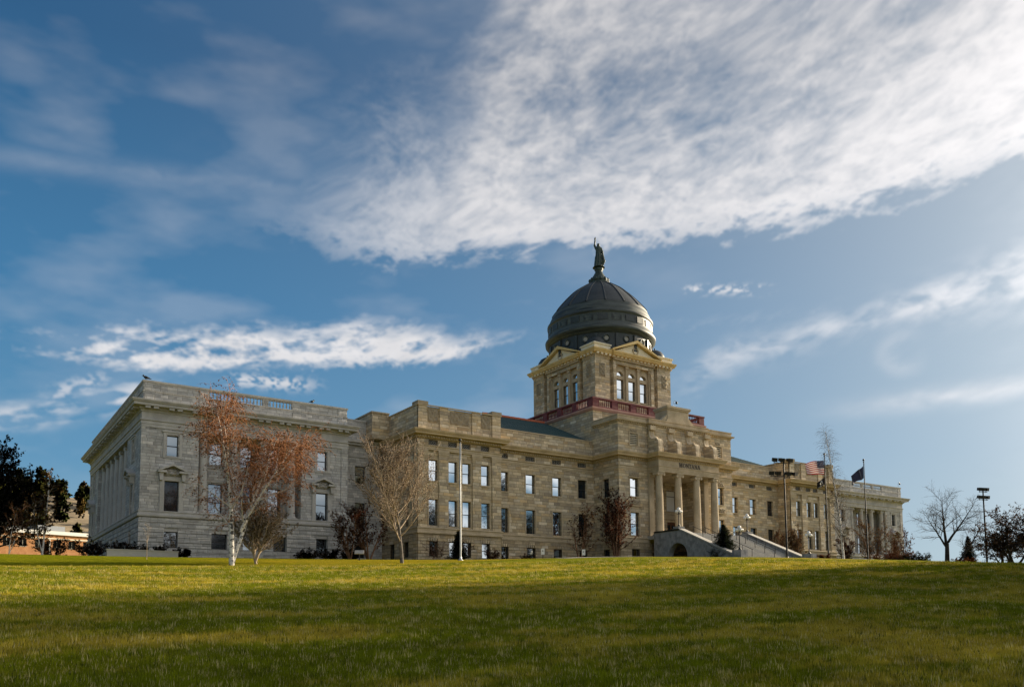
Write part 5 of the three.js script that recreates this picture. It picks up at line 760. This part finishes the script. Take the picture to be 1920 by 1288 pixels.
const usTex = canvasTex(760, 400, (x, w, h) => { for (let i = 0; i < 13; i++) { x.fillStyle = i % 2 ? '#e9e4dc' : '#a81c2c'; x.fillRect(0, i * h / 13, w, h / 13 + 1); } x.fillStyle = '#1f2347'; x.fillRect(0, 0, w * 0.4, h * 7 / 13); x.fillStyle = '#e9e4dc'; for (let r = 0; r < 9; r++) for (let c = 0; c < (r % 2 ? 5 : 6); c++) star(x, w * 0.4 * ((r % 2 ? 1 : 0.5) + c) / 6, h * 7 / 13 * (r + 0.8) / 9.6, 9); });
cloth('flag', 'red and white striped flag with a blue starred canton', 11.42, 13.75, 16.15, -0.93, -0.36, 2.9, 1.95, (a, b) => [a * (0.98 - 0.04 * b), -0.55 * (1 - b) * a * a - 0.06 * Math.sin(a * 7 + b * 2) * a, 0.14 * Math.sin(a * 8.5 + b * 2.2) * Math.min(1, a * 3)], clothMat({ map: usTex }));
const powTex = canvasTex(480, 300, (x, w, h) => { x.fillStyle = '#0b0b0c'; x.fillRect(0, 0, w, h); x.fillStyle = '#e4e2dc'; x.beginPath(); x.arc(w * 0.5, h * 0.48, h * 0.3, 0, 7); x.fill(); x.fillStyle = '#0b0b0c'; x.beginPath(); x.arc(w * 0.52, h * 0.46, h * 0.13, 0, 7); x.fill(); x.fillRect(w * 0.42, h * 0.58, w * 0.2, h * 0.18); x.fillRect(w * 0.38, h * 0.3, w * 0.025, h * 0.42); x.fillStyle = '#e4e2dc'; x.font = 'bold 36px sans-serif'; x.textAlign = 'center'; x.fillText('POW \u2605 MIA', w / 2, h * 0.13); x.font = 'bold 26px sans-serif'; x.fillText('YOU ARE NOT FORGOTTEN', w / 2, h * 0.93); });
cloth('flag', 'small black flag with a white roundel hanging below the striped flag', 11.43, 11.45, 16.15, -0.9, -0.4, 1.35, 1.0, (a, b) => [a * 0.82, -0.75 * a + 0.12 * b * a, 0.16 * Math.sin(a * 7 + b * 2) * Math.min(1, a * 3)], clothMat({ map: powTex }));
cloth('flag', 'dark navy flag drooping from the right-hand pole', 20.86, 13.95, 15.96, -0.93, -0.36, 2.5, 1.75, (a, b) => [a * (0.80 + 0.05 * b), -1.45 * a + 0.35 * a * b - 0.1 * Math.sin(a * 9), 0.22 * Math.sin(a * 9 + b * 2.6) * Math.min(1, a * 3)], clothMat({ color: rgb(0.012, 0.014, 0.035) }));
// floodlight masts
function flood(label, x, z, top, rows, sc, turn) {
  const y = Hg(x, z), t = thing('floodlight_mast', label, 'light mast', [x, y - 0.05, z], 'floodlight masts'), h = top - y; t.rotation.y = turn; pole(t, h, 0.12, 0.085, M.metalDark);
  rows.forEach(([dy, xs, tilt], i) => { mesh('crossarm', new THREE.BoxGeometry(Math.max(...xs) - Math.min(...xs) + 0.3, 0.08, 0.08).translate((Math.max(...xs) + Math.min(...xs)) / 2, h - dy - 0.4 * sc, 0), M.metalDark, t); xs.forEach((q, k) => { const f = sub('floodlight', t); f.position.set(q, h - dy, 0); f.rotation.set(tilt, (k - (xs.length - 1) / 2) * 0.28, 0); const g = new THREE.CylinderGeometry(0.24 * sc, 0.36 * sc, 0.62 * sc, 4, 1).rotateY(Math.PI / 4).rotateX(Math.PI / 2).scale(1.25, 1, -1); const ng = g.toNonIndexed(), p = ng.attributes.position; for (let a = 0; a < p.count; a += 3) for (let c = 0; c < 3; c++) { const u = p.array[(a + 1) * 3 + c]; p.array[(a + 1) * 3 + c] = p.array[(a + 2) * 3 + c]; p.array[(a + 2) * 3 + c] = u; } ng.computeVertexNormals(); mesh('housing', ng, M.metalDark, f); mesh('lens', new THREE.PlaneGeometry(0.56 * sc, 0.44 * sc).rotateY(Math.PI).translate(0, 0, -0.32 * sc), M.glass, f); mesh('yoke', new THREE.BoxGeometry(0.05, 0.4 * sc, 0.05).translate(0, -0.3 * sc, 0), M.metalDark, f); }); });
}
flood('tall dark floodlight mast with two rows of lamps before the far pavilion', -1.2, 19.2, 12.0, [[-0.1, [-1.25, -0.3, 0.85], 0.3], [1.6, [-1.75, -0.85, 0.55, 1.45], 0.25]], 0.95, -0.35);
flood('dark floodlight mast with two rows of lamps at the far right', 25.4, 30.1, 9.0, [[-0.1, [-0.5, 0.1, 0.55], 0.2], [0.95, [-0.6, -0.05, 0.6], 0.2]], 0.85, -0.3);
// globe lamps on the stair cheeks
function globeLamp(label, x, y, z, h) {
  const t = thing('globe_lamp', label, 'lamp post', [x, y, z], 'globe lamps on the portico steps'); mesh('post', new THREE.LatheGeometry([[0, 0], [0.2, 0], [0.2, 0.1], [0.1, 0.25], [0.065, 0.4], [0.055, h - 0.3], [0.09, h - 0.25], [0.05, h - 0.15], [0.05, h + 0.1]].map((p) => new THREE.Vector2(...p)), 14), M.metalDark, t);
  for (let i = 0; i < 4; i++) { const a = i * Math.PI / 2 + 0.4, c = Math.cos(a) * 0.34, s = Math.sin(a) * 0.34; mesh('arm', tubes([{ p: [new THREE.Vector3(0, h - 0.3, 0), new THREE.Vector3(c * 0.6, h - 0.38, s * 0.6), new THREE.Vector3(c, h - 0.22, s)], r: [0.025, 0.025, 0.025] }], 6), M.metalDark, t); mesh('globe', new THREE.SphereGeometry(0.2, 18, 14).translate(c, h - 0.02, s), M.globe, t); }
  mesh('globe', new THREE.SphereGeometry(0.24, 18, 14).translate(0, h + 0.3, 0), M.globe, t);
}
globeLamp('globe lamp at the head of the near stair wall', -6.8, 4.6, 6.5, 2.05); globeLamp('globe lamp at the head of the far stair wall', 6.8, 4.6, 6.5, 2.05); globeLamp('globe lamp at the foot of the near stair wall beside the spruce', -6.8, 0.75, 16.6, 2.5); globeLamp('globe lamp at the foot of the far stair wall', 6.8, 0.75, 16.6, 2.5);
// small signs, plaque, bird, roof cameras
function signPost(label, x, z) { const t = thing('lawn_sign', label, 'sign', [x, Hg(x, z) - 0.05, z], 'small white signs on the lawn'); t.rotation.y = -0.5; mesh('post', new THREE.BoxGeometry(0.06, 0.7, 0.05).translate(0, 0.35, 0), M.metalDark, t); mesh('panel', new THREE.BoxGeometry(0.42, 0.72, 0.035).translate(0, 0.98, 0.045), M.white, t); mesh('symbol', new THREE.CylinderGeometry(0.07, 0.07, 0.012, 16).rotateX(Math.PI / 2).translate(0, 1.05, 0.068), M.metalDark, t); }
signPost('small white upright sign before the second hyphen window', -28.4, 5.2); signPost('small white upright sign beside the dense rust-leafed tree', -21.9, 4.9);
{ const t = thing('plaque_stand', 'slanted pale plaque on a short post by the wing corner', 'plaque', [-51.6, Hg(-51.6, 4.5) - 0.05, 4.5]); t.rotation.y = -0.5; mesh('post', new THREE.BoxGeometry(0.1, 0.75, 0.1).translate(0, 0.37, 0), M.metalDark, t); mesh('panel', new THREE.BoxGeometry(0.95, 0.07, 0.62).rotateX(0.7).translate(0, 0.9, 0), M.concrete, t); }
function bird(label, x, y, z, s, turn) { const t = thing('bird', label, 'bird', [x, y, z], 'birds on the parapets'); t.rotation.y = turn; t.scale.setScalar(s); mesh('body', mergeGeometries([new THREE.SphereGeometry(0.12, 12, 9).scale(1.7, 1, 0.9).rotateZ(0.35).translate(0, 0.22, 0), new THREE.SphereGeometry(0.075, 10, 8).translate(0.2, 0.36, 0), new THREE.ConeGeometry(0.03, 0.1, 6).rotateZ(-1.57).translate(0.3, 0.35, 0), new THREE.ConeGeometry(0.09, 0.34, 5).scale(1, 1, 0.5).rotateZ(1.9).translate(-0.3, 0.13, 0), new THREE.CylinderGeometry(0.012, 0.012, 0.16, 5).translate(0.03, 0.07, 0.05), new THREE.CylinderGeometry(0.012, 0.012, 0.16, 5).translate(0.03, 0.07, -0.05)].map((g) => g.toNonIndexed())), M.metalDark, t); }
bird('dark bird perched on the near wing parapet corner', -70.45, 18.07, -8.0, 1.3, 2.8); bird('dark bird perched on the near wing parapet by the link', -52.2, 18.07, -7.95, 1.2, 0.3);
function roofCam(label, x, y, z) { const t = thing('security_camera', label, 'camera', [x, y, z], 'cameras on the roof edge'); mesh('arm', tubes([{ p: [new THREE.Vector3(0, -0.05, 0), new THREE.Vector3(0, 0.9, 0), new THREE.Vector3(0.12, 1.1, 0), new THREE.Vector3(0.42, 1.12, 0), new THREE.Vector3(0.55, 0.98, 0)], r: [0.035, 0.03, 0.03, 0.03, 0.03] }], 7), M.metalPale, t); mesh('dome_housing', new THREE.SphereGeometry(0.17, 14, 10).scale(1, 1.15, 1).translate(0.55, 0.84, 0), M.metalDark, t); }
roofCam('curved camera arm on the raised block above the portico', -0.3, 22.98, -0.2); roofCam('curved camera arm on the outer parapet corner of the far wing', 70.4, 18.07, -8.1);

// ------------------------------------------------------------------ paths, border, brick building, hill
{
  const strip = (pts, w, name, mat) => { const pos = [], idx = [], uv = []; for (let i = 0; i < pts.length; i++) { const [x, z] = pts[i], [a, b] = pts[Math.max(i - 1, 0)], [c, d] = pts[Math.min(i + 1, pts.length - 1)], L = Math.hypot(c - a, d - b), nx = -(d - b) / L, nz = (c - a) / L; for (let k = 0; k <= 4; k++) { const q = (k / 4 - 0.5) * w, X = x + nx * q, Z = z + nz * q; pos.push(X, Hg(X, Z) + 0.03, Z); uv.push(X, Z); } if (i) for (let k = 0; k < 4; k++) { const q = (i - 1) * 5 + k; idx.push(q, q + 5, q + 1, q + 1, q + 5, q + 6); } } const g = new THREE.BufferGeometry(); g.setAttribute('position', new THREE.Float32BufferAttribute(pos, 3)); g.setAttribute('uv', new THREE.Float32BufferAttribute(uv, 2)); g.setIndex(idx); g.computeVertexNormals(); const n = g.attributes.normal; if (n.getY(0) < 0) { const ix = g.index.array; for (let i = 0; i < ix.length; i += 3) { const t = ix[i]; ix[i] = ix[i + 1]; ix[i + 1] = t; } g.computeVertexNormals(); } tag(mesh(name, g, mat, scene), null, null, null, 'structure'); };
  const p1 = []; for (let x = -36; x <= 90; x += 2) p1.push([x, 18.6]); strip(p1, 2.4, 'path', M.concrete); const p2 = []; for (let z = 17; z <= 27; z += 1) p2.push([0, z]);
  const k = thing('low_wall', 'low pale stone kerb wall in the shaded bed below the near wing corner', 'wall', [-71.4, Hg(-71.4, -1.6) - 0.2, -1.6]); mesh('wall_body', new THREE.BoxGeometry(6.4, 0.75, 0.4).translate(0, 0.37, 0), M.graniteTrim, k); mesh('coping', new THREE.BoxGeometry(6.5, 0.08, 0.5).translate(0, 0.79, 0), M.graniteTrim, k);
  const r = rng(555); const nth = ['leftmost', 'second from the left', 'third from the left', 'third from the right', 'second from the right', 'rightmost']; for (let i = 0; i < 6; i++) { const x = 6 + i * 4 + r(), z = 24.5 + i * 1.2 + r() * 0.8, g = new THREE.IcosahedronGeometry(0.42 + 0.3 * r(), 1), p = g.attributes.position; for (let j = 0; j < p.count; j++) { const n = 0.75 + 0.5 * fbm(p.getX(j) * 2 + i * 7, p.getY(j) * 2 + p.getZ(j) * 3, 2); p.setXYZ(j, p.getX(j) * n * 1.3, p.getY(j) * n * 0.6, p.getZ(j) * n); } g.computeVertexNormals(); const m = mesh('border_rock', g, M.stairStone, scene); m.position.set(x, Hg(x, z) + 0.1, z); m.rotation.y = r() * 6; tag(m, 'pale half-sunk border rock of the right-hand bed, ' + nth[i], 'rock', 'border rocks of the right-hand bed'); }
}
{
  const b = thing('brick_building', 'low orange brick building with pale roof edge left of the near wing', 'building', [-70, 0, -114]), z = 0, _r = (b.rotation.y = 0.3), F = FRONT(z), ws = []; const hs = [];
  for (let i = 0; i < 7; i++) for (const y of [4.6, 8.35]) { const c = -10.5 + i * 3.05 + (i > 3 ? 0.6 : 0); hs.push(hole(c, 1.45, y, y + 1.6)); ws.push([c, y]); }
  part('wall', geo(F).wall(-22, 18, -2, 11.1, hs, 0.3), M.brick, b); part('side_wall', geo(WEST(-22)).wall(-21, z, -2, 11.1), M.brick, b); part('side_wall', geo(EAST(18)).wall(-z, 21, -2, 11.1), M.brick, b);
  for (const [c, y] of ws) { const w = sub('window', b); part('pane', geo(F).quad([c - 0.73, y, -0.2], [c + 0.73, y, -0.2], [c + 0.73, y + 1.6, -0.2], [c - 0.73, y + 1.6, -0.2]), M.glassDark, w); part('frame', geo(F).box(c - 0.04, c + 0.04, y, y + 1.6, -0.19, -0.12).box(c - 0.73, c + 0.73, y - 0.1, y, -0.19, 0.08), M.frameLight, w); }
  part('string_course', geo(F).box(-22, 18, 10.15, 10.4, 0, 0.12), M.cream, b); part('roof_edge', geo().box(-22.4, 18.4, 11.1, 11.85, -21.4, 0.4), M.white, b);
  part('roof_plant', geo().box(0, 5.5, 11.85, 13.4, -10, -4).box(-6, -2, 11.85, 13.0, -12, -6), M.metalPale, b); part('downpipe', geo(F).box(0.7, 0.9, -1, 10.1, 0, 0.16), M.white, b);
}
{
  const pos = [], idx = [], uv = [], nx = 90, nz = 40, hh = (x, z) => { const d = -z; return 4 + 60 * sst(150, 520, d) * (0.82 + 0.4 * fbm(x * 0.006 + 4, z * 0.006, 4)) * sst(260, -60, x) + 4 * fbm(x * 0.03, z * 0.03, 3) * sst(150, 300, d) - 6 * (1 - sst(140, 220, d)); };
  for (let j = 0; j <= nz; j++) for (let i = 0; i <= nx; i++) { const x = -620 + i * 10, z = -140 - j * 14; pos.push(x, hh(x, z), z); uv.push(x, z); if (i < nx && j < nz) { const q = j * (nx + 1) + i; idx.push(q, q + 1, q + nx + 2, q, q + nx + 2, q + nx + 1); } }
  const g = new THREE.BufferGeometry(); g.setAttribute('position', new THREE.Float32BufferAttribute(pos, 3)); g.setAttribute('uv', new THREE.Float32BufferAttribute(uv, 2)); g.setIndex(idx); g.computeVertexNormals(); tag(mesh('hill', g, std({ map: mottle([[.20, .15, .085], [.32, .25, .15]], 7, 0.5, 1 / 60), roughness: 1 }), scene), null, null, null, 'structure');
  // wooded slope beyond the brick building: a far-off mass of small trees
  const rr = rng(900), tufts = leaves(901, [0, 1, 2, 3, 4, 5, 6, 7, 8, 9].map((i) => ({ p: [new THREE.Vector3(0, 0.5, 0), new THREE.Vector3(Math.cos(i * 2.4) * 1.6, 2.2 + (i % 3), Math.sin(i * 2.4) * 1.6), new THREE.Vector3(0, 6, 0)], r: [] })), 22, 1.1, [[1, 1, 1]], { jit: 1.2 }), im = new THREE.InstancedMesh(tufts, new THREE.MeshPhysicalMaterial({ vertexColors: true, roughness: 0.9, side: THREE.DoubleSide }), 560), m4 = new THREE.Matrix4(), q = new THREE.Quaternion(), c = new THREE.Color();
  for (let i = 0; i < 560; i++) { const x = -160 + rr() * 330, z = -265 - rr() * 330, s = 0.7 + rr() * 1.1; q.setFromAxisAngle(new THREE.Vector3(0, 1, 0), rr() * 6.28); m4.compose(new THREE.Vector3(x, hh(x, z) - 0.3, z), q, new THREE.Vector3(s, s * (0.9 + 0.5 * rr()), s)); im.setMatrixAt(i, m4); const k = rr(); k < 0.5 ? c.setRGB(.12, .15, .05) : k < 0.8 ? c.setRGB(.24, .24, .06) : c.setRGB(.38, .25, .08); im.setColorAt(i, c); }
  im.name = 'hillside_trees'; im.castShadow = im.receiveShadow = true; tag(im, 'small mixed trees covering the far hillside', 'trees', null, 'stuff'); scene.add(im);
}
// ------------------------------------------------------------------ tall trees right of the frame: their long shadows cross the lawn
{
  const L = grow(601, [{ len: 17, r: 0.5, wob: 0.06, segs: 12 }], [{ n: 26, from: 0.12, ang: 0.95, len: (q) => 7.6 * (1.1 - 0.72 * q), up: 0.4, wob: 0.22, segs: 7, rmin: 0.05 }, { n: 10, from: 0.15, ang: 0.8, len: () => 2.3, up: 0.1, wob: 0.3, segs: 4, rmin: 0.02 }]);
  const t = treeAt('cottonwood_tree', 'tall full-crowned tree standing right of the picture, nearest the lawn centre', -30, 69.5, 'tall trees right of the picture');
  mesh('trunk', tubes(L[0], 9), M.barkDark, t); mesh('branches', tubes(L[1].concat(L[2]), 4), M.barkDark, t); mesh('crown', leaves(602, L[2], 52, 0.22, [[.05, .06, .02], [.07, .07, .022], [.1, .07, .02]], { jit: 1.7 }), leafMat, t);
  [[16, 61, 1.5, 1, 'tallest tree far right of the picture, on the shadow line'], [-8, 66, 1.25, 2, 'second tallest tree far right of the picture'], [-45, 74.5, 0.8, 3, 'smaller full-crowned tree right of the picture'], [-59, 79.5, 0.62, 5, 'smallest full-crowned tree beside the picture'], [2, 70, 1.2, 4, 'tall tree far right behind the second tallest'], [-20, 77, 1.0, 0.5, 'tall tree right of the picture in the rear row'], [-38, 84, 0.95, 2.6, 'tall tree right of the picture level with the viewer'], [30, 66, 1.1, 2.2, 'tall tree far right opposite the hyphen windows']].forEach(([x, z, s, a, l]) => { const c = t.clone(); c.name = numbered('cottonwood_tree'); c.position.set(x, Hg(x, z) - 0.1, z); c.scale.setScalar(s); c.rotation.y = a; c.userData = { label: l, category: 'tree', group: 'tall trees right of the picture' }; scene.add(c); });
}
// ------------------------------------------------------------------ grass blades on the near lawn
{
  const r = rng(700), pos = [], nor = [], col = []; for (let i = 0; i < 9; i++) { const a = r() * 6.28, h = 0.03 + 0.06 * r(), w = 0.004 + 0.004 * r(), ox = (r() - 0.5) * 0.09, oz = (r() - 0.5) * 0.09, lx = (r() - 0.5) * 0.05, lz = (r() - 0.5) * 0.05, c = Math.cos(a) * w, s = Math.sin(a) * w; pos.push(ox - c, -0.01, oz - s, ox + c, -0.01, oz + s, ox + lx, h, oz + lz); const m = 0.75 + 0.5 * r(); for (let k = 0; k < 3; k++) { nor.push(-s / w, 0.3, c / w); col.push(m, m, m); } }
  const g = new THREE.BufferGeometry(); g.setAttribute('position', new THREE.Float32BufferAttribute(pos, 3)); g.setAttribute('normal', new THREE.Float32BufferAttribute(nor, 3)); g.setAttribute('color', new THREE.Float32BufferAttribute(col, 3)); g.setAttribute('uv', new THREE.Float32BufferAttribute(new Float32Array(54), 2));
  const spots = [], want = 380000; const yaw0 = 0.5993; let guard = 0;
  while (spots.length < want && guard++ < want * 4) { const d = 8.5 + 62 * Math.pow(r(), 1.5), a = yaw0 + (r() - 0.5) * 1.32, x = EYE.x + Math.sin(a) * d, z = EYE.z - Math.cos(a) * d; if (z < 15) continue; spots.push([x, z, d]); }
  const im = new THREE.InstancedMesh(g, new THREE.MeshPhysicalMaterial({ vertexColors: true, roughness: 1, specularIntensity: 0.1, transmission: 0.35, thickness: 0, side: THREE.DoubleSide }), spots.length), m4 = new THREE.Matrix4(), q = new THREE.Quaternion(), up = new THREE.Vector3(0, 1, 0), c = new THREE.Color();
  spots.forEach(([x, z, d], i) => { const tall = r() < 0.14 ? 1.45 : 1, straw = r(), s = (0.62 + 0.55 * r()) * (1 + d / 24); q.setFromAxisAngle(up, r() * 6.28); m4.compose(new THREE.Vector3(x, Hg(x, z), z), q, new THREE.Vector3(s, s * tall * (0.6 + 0.5 * r()) / (1 + d / 90), s)); im.setMatrixAt(i, m4); const n = fbm(x * 0.22 + 40, z * 0.5 + 7, 4), k = clamp((n - 0.45) * 4.5 + (fbm(x * 0.9 + 3, z * 1.3, 3) - 0.5) * 2.2 + (r() - 0.5) * 0.8); c.setRGB(mix(.17, .42, k), mix(.195, .33, k), mix(.005, .035, k)); if (straw < 0.11) c.setRGB(.54, .45, .17); else if (straw > 0.9) c.setRGB(.07, .085, .01); c.multiplyScalar(0.64 + 0.55 * fbm(x * 1.7, z * 1.7, 3) * 1.3 + 0.3 * r() * r()); im.setColorAt(i, c); });
  im.name = 'grass'; im.castShadow = im.receiveShadow = true; tag(im, 'short mown grass with dry patches on the front lawn', 'grass', null, 'stuff'); scene.add(im);
}
console.log('all done');
renderer.render(scene, camera);
